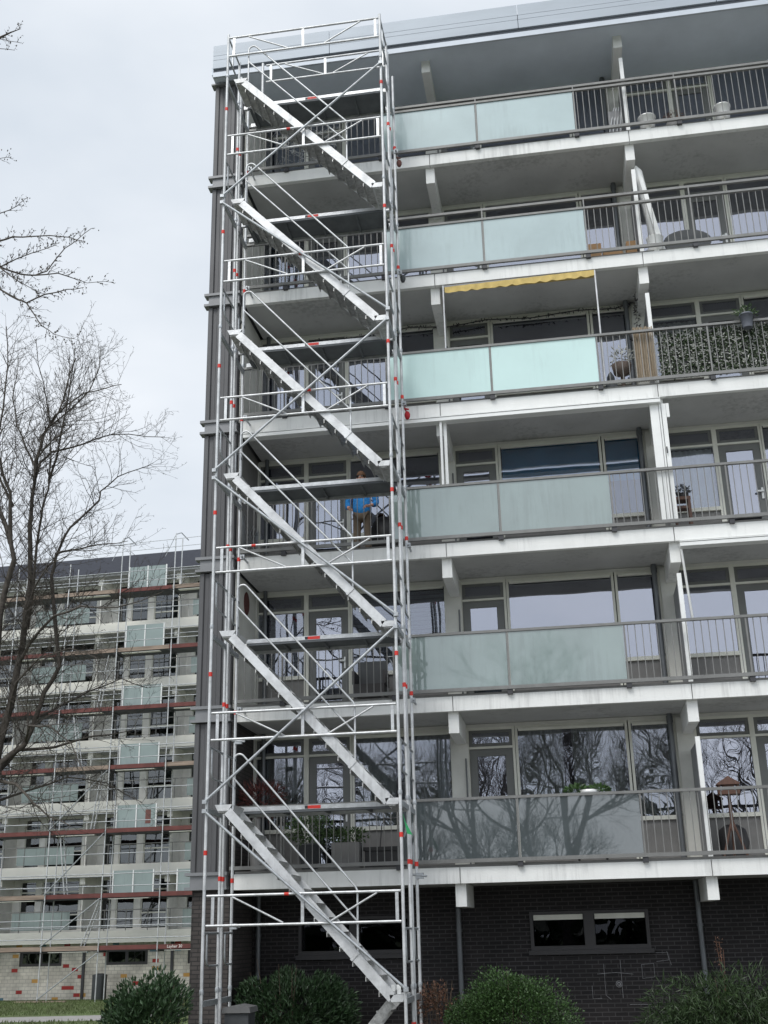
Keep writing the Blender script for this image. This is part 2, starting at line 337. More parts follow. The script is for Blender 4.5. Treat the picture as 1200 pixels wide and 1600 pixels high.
for L, z in enumerate(LZ):
    top = (LZ[L + 1] - ST) if L < 5 else ROOF
    H = top - z
    wall = MB()
    wall.box(XL, XR, YW - .02, YW + .16, z + H - .06, top - .001)     # lintel
    for bi, (bx, els) in enumerate(BAYS):
        # party wall pillar
        wall.box(max(bx, XL) - (.2 if bx > -1 else 0), bx + (.11 if bx >= 0 else .14), YW - .08, YW + .16, z, z + H - .061)
        for k, (kind, a, b, tr) in enumerate(els):
            zt = z + H - .062; ztr = z + H - .41
            par = None
            fr = MB(); fr.box(a - .045, a, YW - .03, YW + .07, z + .003, zt); fr.box(b, b + .045, YW - .03, YW + .07, z + .003, zt); fr.box(a, b, YW - .028, YW + .07, zt - .05, zt)
            if kind == 'win':
                zs = z + .76
                fr.box(a, b, YW - .05, YW + .08, zs, zs + .07)
            else: zs = z
            if tr: fr.box(a, b, YW - .028, YW + .07, ztr - .04, ztr)
            w1 = fr.obj('window', 'frame_cream', block) if kind == 'win' else None
            if kind == 'door':
                d = MB(); zt2 = ztr - .04
                d.box(a + .004, b - .004, YW + .002, YW + .05, zt2 - .13, zt2 - .004); d.box(a + .004, b - .004, YW + .002, YW + .05, z + .02, z + .2)
                d.box(a + .004, a + .14, YW + .002, YW + .05, z + .2, zt2 - .13); d.box(b - .14, b - .004, YW + .002, YW + .05, z + .2, zt2 - .13)
                fr_ = fr.obj('door', 'frame_cream', block)
                d.obj('door_leaf', 'frame_grey', fr_)
                h = MB(); hx = b - .07; h.box(hx - .02, hx + .02, YW - .03, YW + .001, z + .93, z + 1.15); h.box(hx - .12, hx + .02, YW - .07, YW - .035, z + 1.06, z + 1.09); h.obj('handle', 'white_pvc', fr_)
                p = MB(); p.box(a + .145, b - .145, YW + .022, YW + .03, z + .205, zt2 - .135); p.obj('pane', 'pane', fr_)
                w1 = fr_; glass_z = None
            if kind == 'win': pan = MB(); pan.box(a, b, YW, YW + .06, z + .002, zs - .001); pan.obj('sill_panel', 'panel_grey', w1)
            if tr:     # tilting vent light above
                v = MB(); v.box(a + .004, b - .004, YW - .01, YW + .045, ztr + .002, ztr + .06); v.box(a + .004, b - .004, YW - .01, YW + .045, zt - .1, zt - .052)
                v.box(a + .004, a + .06, YW - .01, YW + .045, ztr + .06, zt - .1); v.box(b - .06, b - .004, YW - .01, YW + .045, ztr + .06, zt - .1); v.obj('vent_window', 'frame_grey', w1)
                p = MB(); p.box(a + .062, b - .062, YW + .012, YW + .02, ztr + .062, zt - .102); p.obj('pane', 'pane', w1)
            if kind == 'win':
                p = MB(); gt = (ztr - .042) if tr else zt - .052
                p.box(a + .002, b - .002, YW + .012, YW + .02, zs + .072, gt); lk = look.get((L, bi, k), 'dark')
                p.obj('pane', 'pane_clear' if lk in ('curtain', 'curtain_white', 'blind_blue', 'blind_grey') else 'pane', w1)
                if lk != 'dark':
                    c = MB()
                    if lk.startswith('blind'):
                        zb = zs + .1 + (gt - zs) * {'blind_blue': .42, 'blind_grey': .30, 'blind_brown': .5}[lk]
                        if lk == 'blind_grey':
                            zz = zs + .12
                            while zz < gt: c.box(a + .02, b - .02, YW + .10, YW + .13, zz, zz + .055); zz += .085
                        else: c.box(a + .02, b - .02, YW + .09, YW + .10, zb, gt)
                    else:
                        n = int((b - a) / .018)
                        for (s0, s1) in (((0, 1),) if (b - a) < 1.2 or L else ((0, .42), (.5, 1))):
                            i0, i1 = int(n * s0), int(n * s1)
                            pr = [(a + .02 + (b - a - .04) * i / n, YW + .14 + .025 * math.sin(i * 1.1 + .6 * math.sin(i * .23)) + .012 * math.sin(i * .37)) for i in range(i0, i1 + 1)]
                            c.add([(x, y, zs + .1) for x, y in pr] + [(x, y, gt) for x, y in pr], [(i, i + 1, len(pr) + i + 1, len(pr) + i) for i in range(len(pr) - 1)], True)
                    c.obj('curtain' if lk.startswith('curtain') else 'blind', lk, w1)
                if not tr and (L in (0, 1, 2, 3)):   # external blind cassette along the head
                    c = MB(); c.box(a + .02, b - .02, YW - .085, YW - .03, gt - .05, gt); c.obj('blind_box', 'frame_cream', w1)
    wall.obj('facade_wall', 'wall_light', block)
    # balcony slab with precast fascia panels
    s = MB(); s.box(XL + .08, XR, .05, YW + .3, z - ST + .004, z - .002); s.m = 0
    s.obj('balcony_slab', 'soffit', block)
    f = MB()
    js = [XL + .085] + [BY * i for i in range(0, 4)]
    for i, x in enumerate(js):
        x1 = js[i + 1] if i < len(js) - 1 else XR
        f.box(x + (.008 if i else 0), x1 - .008, 0, .10, z - ST, z)
    f.m = 1; f.box(js[0] + .02, XR, .03, .098, z + .002, z + .045)
    f.obj('fascia', ['fascia', 'grey_metal'], block)
    # beams
    for j in range(0, 4):
        x = j * BY
        b = MB(); zb = z - .612
        b.box(x - .0986, x + .0787, .114, 1.5 if L else 1.51, zb, z - ST + .003)
        b.obj('beam', 'fascia', block)
    # railing
    rl = MB(); e5 = L >= 4
    zt = z + 1.11
    rl.box(XL + .04, XR, -.09, -.03, zt - .045, zt); rl.box(XL + .04, XR, -.085, -.035, z + .065, z + .125)
    if e5:
        zx = z + (1.37 if L == 4 else 1.26)
        rl.box(XL + .04, XR, -.03, .03, zx - .05, zx)
    posts = [-3.0, -1.0, 1.0, 3.0, 5.02, 7.04, 9.04, 11.05]
    for x in posts:
        rl.box(x - .014, x + .014, -.078, -.042, z + .125, zt - .045); rl.m = 1; rl.box(x - .045, x + .045, -.07, .06, z - .02, z + .064); rl.m = 0
        if e5: rl.box(x - .012, x + .012, -.03, -.005, zt - .04, zx - .05)
    for (a, b) in ((XL + .06, -1.0), (3.0, 7.04)):
        x = a + .06
        while x < b - .03:
            if min(abs(x - p) for p in posts) > .035: rl.box(x - .0065, x + .0065, -.067, -.053, z + .125, zt - .045)
            x += .1225
    ro = rl.obj('balcony_railing', ['grey_metal', 'dark_metal'], block)
    gm = ['frosted_refl_dark', 'frosted_refl_mid', 'frosted_refl_mid', 'frosted_refl_bright', 'frosted', 'frosted'][L]  # each floor's reflected brightness is set by the panel colour
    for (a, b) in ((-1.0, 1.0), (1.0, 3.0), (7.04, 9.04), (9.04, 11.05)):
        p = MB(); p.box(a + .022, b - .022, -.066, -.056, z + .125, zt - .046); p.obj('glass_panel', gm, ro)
    # drain pipe down the party wall
    for xp in (3.72,):
        d = MB(); d.poly([(xp, 1.36, z), (xp, 1.36, top - .001)], .048, 10); d.lathe((xp, 1.36, top - .16), [(.058, 0), (.058, .12)], 10); d.lathe((xp, 1.36, z + .8), [(.055, 0), (.055, .04)], 10)
        d.obj('drain_pipe', 'pipe', block)
    d = MB(); d.poly([(-3.72, 1.42, z), (-3.72, 1.42, top - .001)], .04, 8); d.obj('drain_pipe', 'pipe', block)
    d = MB(); d.poly([(.06, 1.40, z), (.06, 1.40, z + H - .62)], .014, 6); d.obj('drain_pipe', 'pipe', block)
    # partition between balconies
    p = MB(); hh = [1.97, 1.98, 2.0, 2.0, 2.0, 1.93][L]
    p.box(4.03, 4.06, .22, 1.42, z + .08, z + hh - .05); p.m = 1; p.box(4.0, 4.075, .14, .215, z + .0, z + hh)
    p.obj('partition_screen', ['cladding_band', 'white_pvc'], block)
    # painted inner face of the end wall
    if L:
        p = MB(); p.box(XL - .001, XL + .02, .05, YW, z, top)
        o = p.obj('balcony_side_wall', 'wall_light' if L != 2 else 'panel_grey', block)
# roof beams and roof
for j in range(0, 4):
    b = MB(); b.box(j * BY - .0986, j * BY + .0787, .114, 1.5, 16.19, ROOF + .002); b.obj('beam', 'fascia', block)
r = MB(); r.box(-4.60, XR, -.30, 12.2, ROOF, ROOF + .2); r.obj('roof_slab', 'soffit_top_haze', block)
r = MB(); r.box(-4.56, XR + .05, -.35, -.301, 16.39, 16.51); r.obj('roof_edge_strip', 'roof_strip', block)
r = MB(); r.box(-4.56, XR, -.31, 12.2, 16.51 + .18, 17.0); r.box(-4.56, XR, -.318, -.3, 16.511, 16.69)
r.obj('roof_core', 'roof_gap', block)
r = MB(); xs = [-4.56, -2.0, 2.0, 6.0, 10.0, XR + .05]
for i in range(5):
    a, b = xs[i] + (.006 if i else 0), xs[i + 1] - .006
    r.box(a, b, -.36, -.312, 16.61, 16.82); r.box(a, b, -.36, -.312, 16.828, 16.935); r.box(a, b, -.36, -.312, 16.943, 17.21)
r.box(-4.56, -4.51, -.311, 12.2, 16.61, 17.21)
r.obj('roof_parapet', 'roof_metal', block)
# grey ribbed cladding at the building's end
for L in range(6):
    z0 = (LZ[L] + .05); z1 = (LZ[L + 1] - .26 if L < 5 else 16.40)
    c = MB(); pts = []; x = -4.60
    ribs = [(-4.60, 0), (-4.575, -.03), (-4.51, -.03), (-4.49, 0), (-4.42, 0), (-4.40, -.03), (-4.33, -.03), (-4.31, 0), (-4.24, 0), (-4.22, -.03), (-4.15, -.03), (-4.13, 0), (-4.06, 0), (-4.04, -.03), (-3.965, -.03), (-3.945, 0)]
    n = len(ribs)
    c.add([(x, y, z0) for x, y in ribs] + [(x, y, z1) for x, y in ribs], [(i, i + 1, n + i + 1, n + i) for i in range(n - 1)])
    c.box(-4.60, -3.945, .001, .06, z0, z1)
    c.obj('cladding_panel', 'cladding', block)
    c = MB(); zb0 = LZ[L] - .19; zb1 = LZ[L] - .01
    c.box(-4.585, -3.95, -.05, .10, zb0, zb1); c.box(-4.67, -3.93, -.09, .10, zb1 + .001, zb1 + .055); c.box(-4.67, -3.93, -.09, .10, zb0 - .05, zb0 - .001)
    c.obj('cladding_band', 'cladding_band', block)
c = MB(); c.box(-4.67, -3.93, -.09, .10, 16.405, 16.44); c.obj('cladding_band', 'cladding_band', block)
c = MB(); c.box(-4.60, XL - .003, .065, 12, -.2, ROOF - .001); c.obj('end_wall', 'cladding', block)
c = MB(); c.lathe((0, 0, 0), [(.16, -.012), (.17, 0), (.15, .012)], 20)
c.v = [(XL + .035 + z_, .72 + x_, 4.93 + y_ * 1.35) for x_, y_, z_ in c.v]; tag(c.obj('wall_plate', 'plate_red'), 'dark red oval plate hung on the third balcony side wall', 'wall plate')
# ground floor pipes
for x, z1 in ((-.2, -.612), (3.87, -.26), (-3.78, -.26)):
    d = MB(); d.poly([(x, 1.44, GZ), (x, 1.44, z1)], .045, 10)
    for zz in (-1.0, -2.2): d.lathe((x, 1.44, zz), [(.055, 0), (.055, .05)], 10)
    d.obj('drain_pipe', 'pipe', block)
# chalk scribbles on the brick
c = MB()
def ch(p): c.poly([(x, 1.517, z) for x, z in p], .004, 4)
ch([(2.22, -1.56), (2.22, -2.05), (2.30, -2.12)]); ch([(2.1, -1.72), (2.4, -1.70), (2.7, -1.73)]); ch([(2.5, -1.5), (2.5, -2.1)]); ch([(2.85, -1.58), (3.05, -1.57), (3.05, -1.78), (2.85, -1.8), (2.85, -1.58)])
ch([(3.1, -1.4), (3.3, -1.4), (3.3, -1.52), (3.1, -1.54)]); ch([(2.0, -1.9), (2.0, -2.1), (2.15, -2.1)]); ch([(3.28, -1.38), (3.34, -1.6)]); ch([(2.6, -2.2), (2.95, -2.2), (2.95, -2.35)])
c.poly(arc((2.45, -1.88), .05, 0, 360, 10, y=1.517), .006, 4); c.poly(arc((2.45, -1.88), .025, 0, 360, 8, y=1.516), .012, 4)
c.obj('chalk_drawing', 'chalk', block)

# ================================================================== STAIR TOWER
tw = thing('scaffold_stair_tower', 'tall aluminium scaffold stair tower standing in front of the balconies at the block\'s end', 'scaffold', (-2.2, -1.1, GZ))
X0, X1, YF, YM1, YM2, YR = -3.74, -.68, -1.91, -1.11, -.95, -.34
LF = 2.79
for (x, y, zt) in ((X0, YF, 16.0), (X1, YF, 16.0), (X0, YM1, 16.0), (X1, YM1, 16.0), (X0, YM2, 15.75), (X1, YM2, 15.9), (X0 - .02, YR, 15.7), (X1 + .01, YR, 15.8), (-3.3, -.9, 16.08)):
    p = MB(); zb = GZ + .02 if x != -3.3 else 14.9
    p.poly([(x, y, zb), (x, y, zt)], .0255, 10)
    po = p.obj('standard', 'alu_bright', tw)
    RG = []; JL = []
    class _A:
        def __init__(s, l): s.l = l
        def lathe(s, *a): b = MB(); b.lathe(*a); s.l.append(b)
    rg = _A(RG); jl = _A(JL)
    for k in range(7):
        tz = (.2 if x < -2 else .37) + LF * k + (.0 if y == YF else -.35)
        if tz < zt and tz > zb: rg.lathe((x, y, tz), [(.031, 0), (.031, .07)], 10)
        jz = .98 + LF * (k - 1) + .02
        if zb < jz < zt: jl.lathe((x, y, jz), [(.033, 0), (.036, .02), (.036, .05), (.031, .07)], 10)
    if x != -3.3:
        rg.lathe((x, y, -2.38), [(.034, 0), (.034, .13)] if y in (YF, YM1) else [(.031, 0), (.031, .05)], 10)
        jl.lathe((x, y, GZ + .005), [(.08, 0), (.08, .01), (.02, .012), (.02, .3)], 10)
    for b in RG: b.obj('red_marking_ring', 'red_paint', po)
    for b in JL: b.obj('joint_collar', 'galv', po)
for k in range(6):
    o = LF * k
    # front guard frame
    def guard(x0, x1, y, zb, zt, mk=None):
        q = MB(); q.poly([(x0, y, zt), (x1, y, zt)], .0215, 8); q.poly([(x0, y, zb), (x1, y, zb)], .0215, 8)
        for x in (x0 + .1, (x0 + x1) / 2, x1 - .06): q.box(x - .024, x + .024, y - .012, y + .012, zb + .015, zt - .015)
        q.poly([(x0 + .4, y, zt - .02), (x0 + 1.2, y, zb + .02)], .016, 6); q.poly([(x1 - .36, y, zt - .02), (x1 - 1.08, y, zb + .02)], .016, 6)
        go = q.obj('guard_frame', 'alu', tw)
        if mk is not None:
            q = MB(); q.poly([(mk - .035, y, zt), (mk + .035, y, zt)], .025, 8); q.obj('red_marking_ring', 'red_paint', go)
    guard(X0 + .04, X1 - .03, YF, -.83 + o, -.40 + o, [-2.45, None, -3.05, -2.1, -2.25, -2.5][k])
    # front diagonal brace
    yb = YF - .055
    q = MB()
    A, B = ((X0 - .02, .86 + o), (X1 + .02, -1.76 + o)) if k % 2 == 0 else ((X0 - .02, 1.0 + o - LF), (X1 + .0, 3.62 + o - LF))
    q.poly([(A[0], yb, A[1]), (B[0], yb, B[1])], .0225, 8)
    for P in (A, B): q.box(P[0] - .035, P[0] + .035, yb - .02, yb + .04, P[1] - .03, P[1] + .03)
    q.obj('diagonal_brace', 'galv', tw)
    # stair flight
    fl = bpy.data.objects.new('stair_flight', None); col.objects.link(fl); attach(fl, tw); fl.matrix_parent_inverse = Matrix.Translation((2.2, 1.1, -GZ))
    T0, T1 = Vector((-3.36, .90 + o)), Vector((-.86, -1.81 + o)); off = Vector((-.100, -.092))
    for y0 in (-1.885, -1.19):
        q = MB(); q.prism([T0 + off, T1 + off + Vector((.03, -.03)), T1 + Vector((.02, -.0)), T0], y0, y0 + .028)
        jx = T0 + (T1 - T0) * .795; d = (T1 - T0).normalized() * .02
        q.prism([jx + off * 1.08 - d, jx + off * 1.08 + d, jx - off * .1 + d, jx - off * .1 - d], y0 - .012, y0 + .04)
        q.obj('stringer', 'alu_bright', fl)
    nt_ = 13; q = MB()
    for i in range(nt_):
        c = T0 + (T1 - T0) * ((i + .75) / nt_) + off * .45
        t = MB(); t.box(c.x - .13, c.x + .10, -1.855, -1.192, c.y - .012, c.y + .012); t.box(c.x + .085, c.x + .10, -1.855, -1.192, c.y - .05, c.y - .012); t.box(c.x - .13, c.x - .118, -1.855, -1.192, c.y - .06, c.y - .012)
        t.obj('tread', 'alu_tread', fl)
    for (a, b, zt, s) in ((-3.62, -3.34, .955 + o, -1), (-.92, -.70, -1.835 + o, 1)):
        q = MB(); q.prism([(a, zt), (a + (.02 if s > 0 else .05), zt - .095), (b - (.02 if s > 0 else .06), zt - .095), (b, zt)], -1.885, -1.16)
        q.m = 1; q.box(a + .05, b - .06, -1.86, -1.18, zt - .115, zt - .096)
        q.obj('landing_plate', ['alu_bright', 'alu_tread'], fl)
    if k == 0:
        for x in (-.875, -.79):
            q = MB(); q.box(x - .027, x + .027, -1.80, -1.77, -1.83, -1.70); q.obj('hook_plate', 'white_pvc', fl)
    # handrail of the flight (loop at the head, post at the joint)
    yh = -1.86; q = MB()
    hd = (T1 - T0).normalized()
    p = [(-3.33, yh, .87 + o), (-3.33, yh, 1.62 + o)] + arc((-3.24, 1.64 + o), .09, 180, 40, 6, y=yh) + [(-1.40, yh, -.33 + o), (-1.375, yh, -.38 + o), (-1.38, yh, -1.26 + o)]
    q.poly(p, .0165, 8); q.poly([(-3.33, yh, 1.36 + o), (-1.385, yh, -.81 + o)], .0155, 8)
    q.obj('handrail', 'alu', fl)
    # platform in the rear bay
    zt = .985 + o; q = MB()
    q.box(-3.56, -.80, -1.08, -1.03, zt - .068, zt); q.box(-3.56, -.80, -.42, -.37, zt - .10, zt)
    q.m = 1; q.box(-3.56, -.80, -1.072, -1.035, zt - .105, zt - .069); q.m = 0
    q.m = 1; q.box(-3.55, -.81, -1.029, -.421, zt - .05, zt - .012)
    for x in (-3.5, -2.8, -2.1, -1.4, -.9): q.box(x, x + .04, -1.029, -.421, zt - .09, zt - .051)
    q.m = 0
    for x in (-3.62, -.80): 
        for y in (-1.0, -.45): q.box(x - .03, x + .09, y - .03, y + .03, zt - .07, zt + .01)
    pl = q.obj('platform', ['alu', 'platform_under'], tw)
    if k not in (2,):
        q = MB(); q.box(-2.31, -2.10, -1.084, -1.080, zt - .06, zt - .01); q.m = 1; q.box(-2.36, -2.31, -1.0835, -1.080, zt - .06, zt - .01); q.obj('label_plate', ['red_paint', 'black_plastic'], pl)
    # end frames: ledger at the landing, guard loops above it
    for x in (X0, X1):
        for ya, yb_ in ((YF, YM1), (YM2, YR)):
            for zl in (.93 + o - LF, .93 + o):
                if k and zl < .5 + o: continue
                q = MB(); q.box(x - .022, x + .022, ya + .03, yb_ - .03, zl - .10, zl - .02); q.obj('ledger', 'galv', tw)
            q = MB(); zr = -.93 + o
            q.poly([(x, ya, zr), (x, yb_, zr)], .019, 6)
            ym = ya + .2; q.poly([(x, ym, zr), (x, ym, zr - .36), (x, ym + .03, zr - .44), (x, ym + .10, zr - .47), (x, yb_, zr - .47)], .017, 6)
            q.obj('guard_loop', 'galv', tw)
    # rear guard rails
    # ties to the slab
    if k:
        for x in (X0 + .05, X1 + .04):
            q = MB(); zz = LZ[k] - .1 if k < 6 else 0
            q.poly([(x, YR - .1, zz), (x, .0, zz)], .02, 6); q.box(x - .04, x + .04, YR - .04, YR + .04, zz - .04, zz + .04); q.obj('wall_tie', 'galv', tw)
# top guards
def guard2(x0, x1, y, zb, zt):
    q = MB(); q.poly([(x0, y, zt), (x1, y, zt)], .0215, 8); q.poly([(x0, y, zb), (x1, y, zb)], .0215, 8)
    for x in (x0 + .1, (x0 + x1) / 2, x1 - .06): q.box(x - .024, x + .024, y - .012, y + .012, zb + .015, zt - .015)
    q.poly([(x0 + .4, y, zt - .02), (x0 + 1.2, y, zb + .02)], .016, 6); q.poly([(x1 - .36, y, zt - .02), (x1 - 1.08, y, zb + .02)], .016, 6)
    q.obj('guard_frame', 'alu', tw)
guard2(X0 + .02, X1 - .03, YF, 15.46, 15.91); guard2(-3.22, X1 - .05, -.92, 15.58, 16.0)
for x in (X0, X1):
    q = MB(); q.poly([(x, YF, 15.93), (x, YM1, 15.93)], .019, 6); q.poly([(x, YF, 15.46), (x, YM1, 15.46)], .019, 6); q.box(x - .012, x + .012, -1.6, -1.55, 15.46, 15.93); q.obj('guard_loop', 'galv', tw)
# lowest reversed flight
fl = MB(); A, B = Vector((-1.08, -1.93)), Vector((-2.35, -3.34)); off = Vector((.10, -.09))
for y0 in (-1.05, -.47): fl.prism([A, A + off, B + off, B], y0, y0 + .028)
for i in range(6):
    c = A + (B - A) * ((i + .6) / 6) + off * .4; fl.box(c.x - .1, c.x + .13, -1.02, -.47, c.y - .012, c.y + .012)
fl.obj('base_flight', 'alu_tread', tw)
for x, y, z in ((X0 + .03, YR - .02, -.83), (X1 + .06, YR, -.13), (X0 + .05, YR, 2.17)):
    q = MB(); q.box(x - .06, x + .06, y - .05, y + .03, z - .045, z + .045); q.poly([(x - .12, y - .03, z + .02), (x + .12, y - .05, z - .01)], .018, 6); q.obj('swivel_coupler', 'galv', tw)

# ================================================================== FAR BLOCK with its scaffold
FO = (-10, 31.616, 0); FR = R_(-2.534)
def far_root(name, label, cat):
    o = thing(name, label, cat); o.location = FO; o.rotation_euler = (0, 0, FR); return o
fb = far_root('apartment_building', 'far apartment block with cream balcony bands and coloured bricks, wrapped in scaffolding', 'building')
S0, S1 = -26.3, 6.3
FG = GZ
m = MB(); m.box(S0, S1, 1.6, 12, FG, 16.1); m.obj('core_wall', 'interior', fb)
m = MB(); fh = [(-21.35, -19.3), (-17.2, -15.1), (-13.15, -11.1), (-9.04, -7.04), (-5.2, -3.2), (-1.1, .9)]
band_with_holes(m, S0, S1, FG, -1.0, 0.45, .7, fh, -2.02, -1.38); m.obj('brick_wall', 'brick_far', fb)
for a, b in fh:
    f = MB(); f.box(a, b, .5, .56, -2.02, -1.38); o = f.obj('window', 'frame_dark', fb)
    for q0, q1 in ((a + .15, (a + b) / 2 - .08), ((a + b) / 2 + .08, b - .15)):
        p = MB(); p.box(q0, q1, .485, .499, -1.9, -1.48); p.obj('pane', 'pane_far', o)
for s in (-14.2, -10.03, -5.9, -18.3): q = MB(); q.box(s - .06, s + .06, .38, .44, FG, -1.02); q.obj('drain_pipe', 'dark_metal', fb)
BP = [(.25, .8), (1.0, 1.9), (2.2, 3.85)]; BQ = [(.3, 1.1), (1.38, 3.25), (3.35, 3.78)]
for L in range(6):
    z = -.6 + 2.8 * L
    f = MB(); f.box(S0, S1, -.05, .1, z - .50, z); f.m = 1; f.box(S0, S1, .1, 1.7, z - .49, z - .15)
    f.obj('balcony_band', ['far_band', 'soffit'], fb)
    wl = MB(); wl.box(S0, S1, 1.3, 1.5, z + 2.2, z + 2.39)
    for bi, s in enumerate((-22.25, -18.2, -14.12, -10.05, -6.0, -1.95, 2.1)):
        E_ = BP if bi % 2 else BQ; cur = s - .45
        for a, b in E_: wl.box(cur, s + a, 1.3, 1.5, z, z + 2.2); cur = s + b
        if bi in (0, 5, 6): wl.box(s + E_[0][0], s + E_[-1][1], 1.45, 1.5, z, z + 2.2); continue
        wl.box(s + E_[1][0], s + E_[1][1], 1.3, 1.5, z, z + .1); wl.box(s + E_[0][0], s + E_[0][1], 1.3, 1.5, z, z + .1); wl.box(s + E_[2][0], s + E_[2][1], 1.3, 1.5, z, z + .1)
        for a, b in E_:
            a += s; b += s; f = MB(); f.box(a, a + .05, 1.34, 1.42, z + .1, z + 2.2); f.box(b - .05, b, 1.34, 1.42, z + .1, z + 2.2); f.box(a + .05, b - .05, 1.34, 1.42, z + 1.72, z + 1.78)
            if b - a > 1.2: f.box(a + .05, b - .05, 1.34, 1.42, z + .72, z + .78)
            o = f.obj('window', 'frame_cream', fb); p = MB(); p.box(a + .05, b - .05, 1.38, 1.39, z + .1, z + 2.2); p.obj('pane', 'pane_far', o)
        # beam end and party wall, roller blind box
        q = MB(); q.box(s - .3, s - .05, .2, 1.5, z + 2.0, z + 2.39); q.obj('beam', 'far_band', fb)
        q = MB(); q.box(s - .12, s - .06, .1, 1.4, z, z + 1.95); q.obj('partition_screen', 'far_wall', fb)
    wl.obj('facade_wall', 'far_wall', fb)
    rl = MB(); rl.box(S0, S1, -.09, -.05, z + .84, z + .88)
    s = S0
    while s < S1: rl.box(s, s + .03, -.085, -.055, z, z + .84); s += 1.02
    ro = rl.obj('balcony_railing', 'grey_metal', fb)
    for a, b in ((-21.5, -18.7), (-13.4, -10.6), (-5.3, -2.5)):
        for c0, c1 in ((a, (a + b) / 2 - .01), ((a + b) / 2 + .01, b)):
            q = MB(); q.box(c0, c1, -.07, -.06, z + .08, z + .83); q.obj('glass_panel', 'frosted_far', ro)
r = MB(); r.box(S0, S1, -.1, 12, 15.75, 16.1); r.obj('roof_slab', 'soffit', fb)
r = MB(); r.box(S0, S1, -.25, -.101, 15.88, 16.68); r.obj('roof_parapet', 'slate', fb)

fs = far_root('facade_scaffold', 'scaffold of steel tubes with red and weathered plank decks on the far block', 'scaffold')
DK = [-1.36, .75, 3.44, 6.18, 8.80, 11.49, 14.33]
SS = [-5.68, -8.33, -10.95, -13.6, -16.25, -18.9, -21.5, -3.0]
for s in SS:
    for y in (-1.9, -1.05):
        top = 17.0 if s in (-5.68, -8.33) else 15.9
        bot = GZ if s != -5.68 or y > -1.5 else -2.9
        q = MB(); q.poly([(s, y, bot), (s + .12, y, top)], .028, 6); q.obj('standard', 'alu_bright', fs)
random.seed(3)
order = sorted(SS)
redmap = {0: [1, 1, 1, 0, 0, 1, 1], 1: [0, 1, 1, 0, 1, 1, 1], 2: [0, 0, 1, 1, 1, 1, 1], 3: [1, 0, 0, 1, 0, 1, 0], 4: [1, 1, 1, 1, 1, 1, 1], 5: [0, 1, 1, 1, 0, 0, 1], 6: [0, 0, 0, 0, 0, 1, 0]}
for k, z in enumerate(DK):
    for i in range(len(order) - 1):
        a, b = order[i], order[i + 1]
        red = redmap[k][i]
        q = MB(); q.box(a, b - .02, -1.88, -1.84, z - .02, z + .16); q.m = 1; q.box(a, b - .02, -1.83, -1.0, z - .06, z - .01)
        dk = q.obj('plank_deck', ['board_red' if red else 'wood_board', 'stone_dark'], fs)
        if (i + k) % 2 == 0: q = MB(); q.box(a + .3, b - .5, -1.83, -1.60, z - .085, z - .061); q.obj('light_plank', 'far_band', dk)
    q = MB()
    for dz in (.45, .95): q.poly([(order[0], -1.95, z + dz), (order[-1], -1.95, z + dz)], .02, 5)
    for dz in (.9, ): q.poly([(order[0], -1.02, z + dz), (order[-1], -1.02, z + dz)], .02, 5)
    if k: 
        q.poly([(order[0], -1.95, z - .9), (order[-1], -1.95, z - .9)], .018, 5)
    q.obj('guard_rail', 'galv', fs)
    for s in SS: q = MB(); q.poly([(s, -1.95, z - .09), (s, -.9, z - .09)], .028, 5); q.obj('transom', 'dark_metal', fs)
q = MB(); q.poly([(-10.95, -1.98, -3.3), (-8.33, -1.98, -1.5)], .026, 6); q.obj('diagonal_brace', 'galv', fs)
q = MB(); q.poly([(-10.95, -1.98, -1.2), (-8.33, -1.98, .7)], .026, 6); q.obj('diagonal_brace', 'galv', fs)
q = MB(); q.poly([(-10.95, -1.98, .9), (-8.33, -1.98, 3.4)], .026, 6); q.obj('diagonal_brace', 'galv', fs)
q = MB(); q.poly([(-10.95, -1.98, 3.6), (-8.33, -1.98, 6.1)], .026, 6); q.obj('diagonal_brace', 'galv', fs)
q = MB(); q.poly([(-11, -1.95, 16.6), (-3, -1.95, 16.75)], .014, 5); q.poly([(-16, -1.95, 16.2), (-3, -1.95, 16.35)], .014, 5); q.obj('guard_rail', 'galv', fs)
for s in (-5.56, -8.22):
    q = MB(); q.poly([(s, -1.9, 16.95), (s + .1, -1.5, 17.15), (s + .3, -1.05, 16.9)], .025, 5); q.poly([(s, -1.9, 16.95), (s - .5, -1.9, 15.9)], .015, 5); q.obj('hoist_arm', 'galv', fs)
q = MB(); q.box(-12, -9.6, -2.0, -1.8, GZ + .01, GZ + .06); q.obj('sole_board', 'wood_board', fs)
# lettering on the lowest red board
fc = bpy.data.curves.new('t', 'FONT'); fc.body = 'Layher 30'; fc.size = .17; fc.extrude = .003
to = bpy.data.objects.new('t', fc); col.objects.link(to); dg = bpy.context.evaluated_depsgraph_get(); me = bpy.data.meshes.new_from_object(to.evaluated_get(dg))
bpy.data.objects.remove(to); me.materials.clear(); me.materials.append(MT['white_letter'])
lo = bpy.data.objects.new('lettering', me); col.objects.link(lo); lo.parent = fs; lo.rotation_euler = (R_(90), 0, 0); lo.location = (-5.25, -1.886, -1.34)
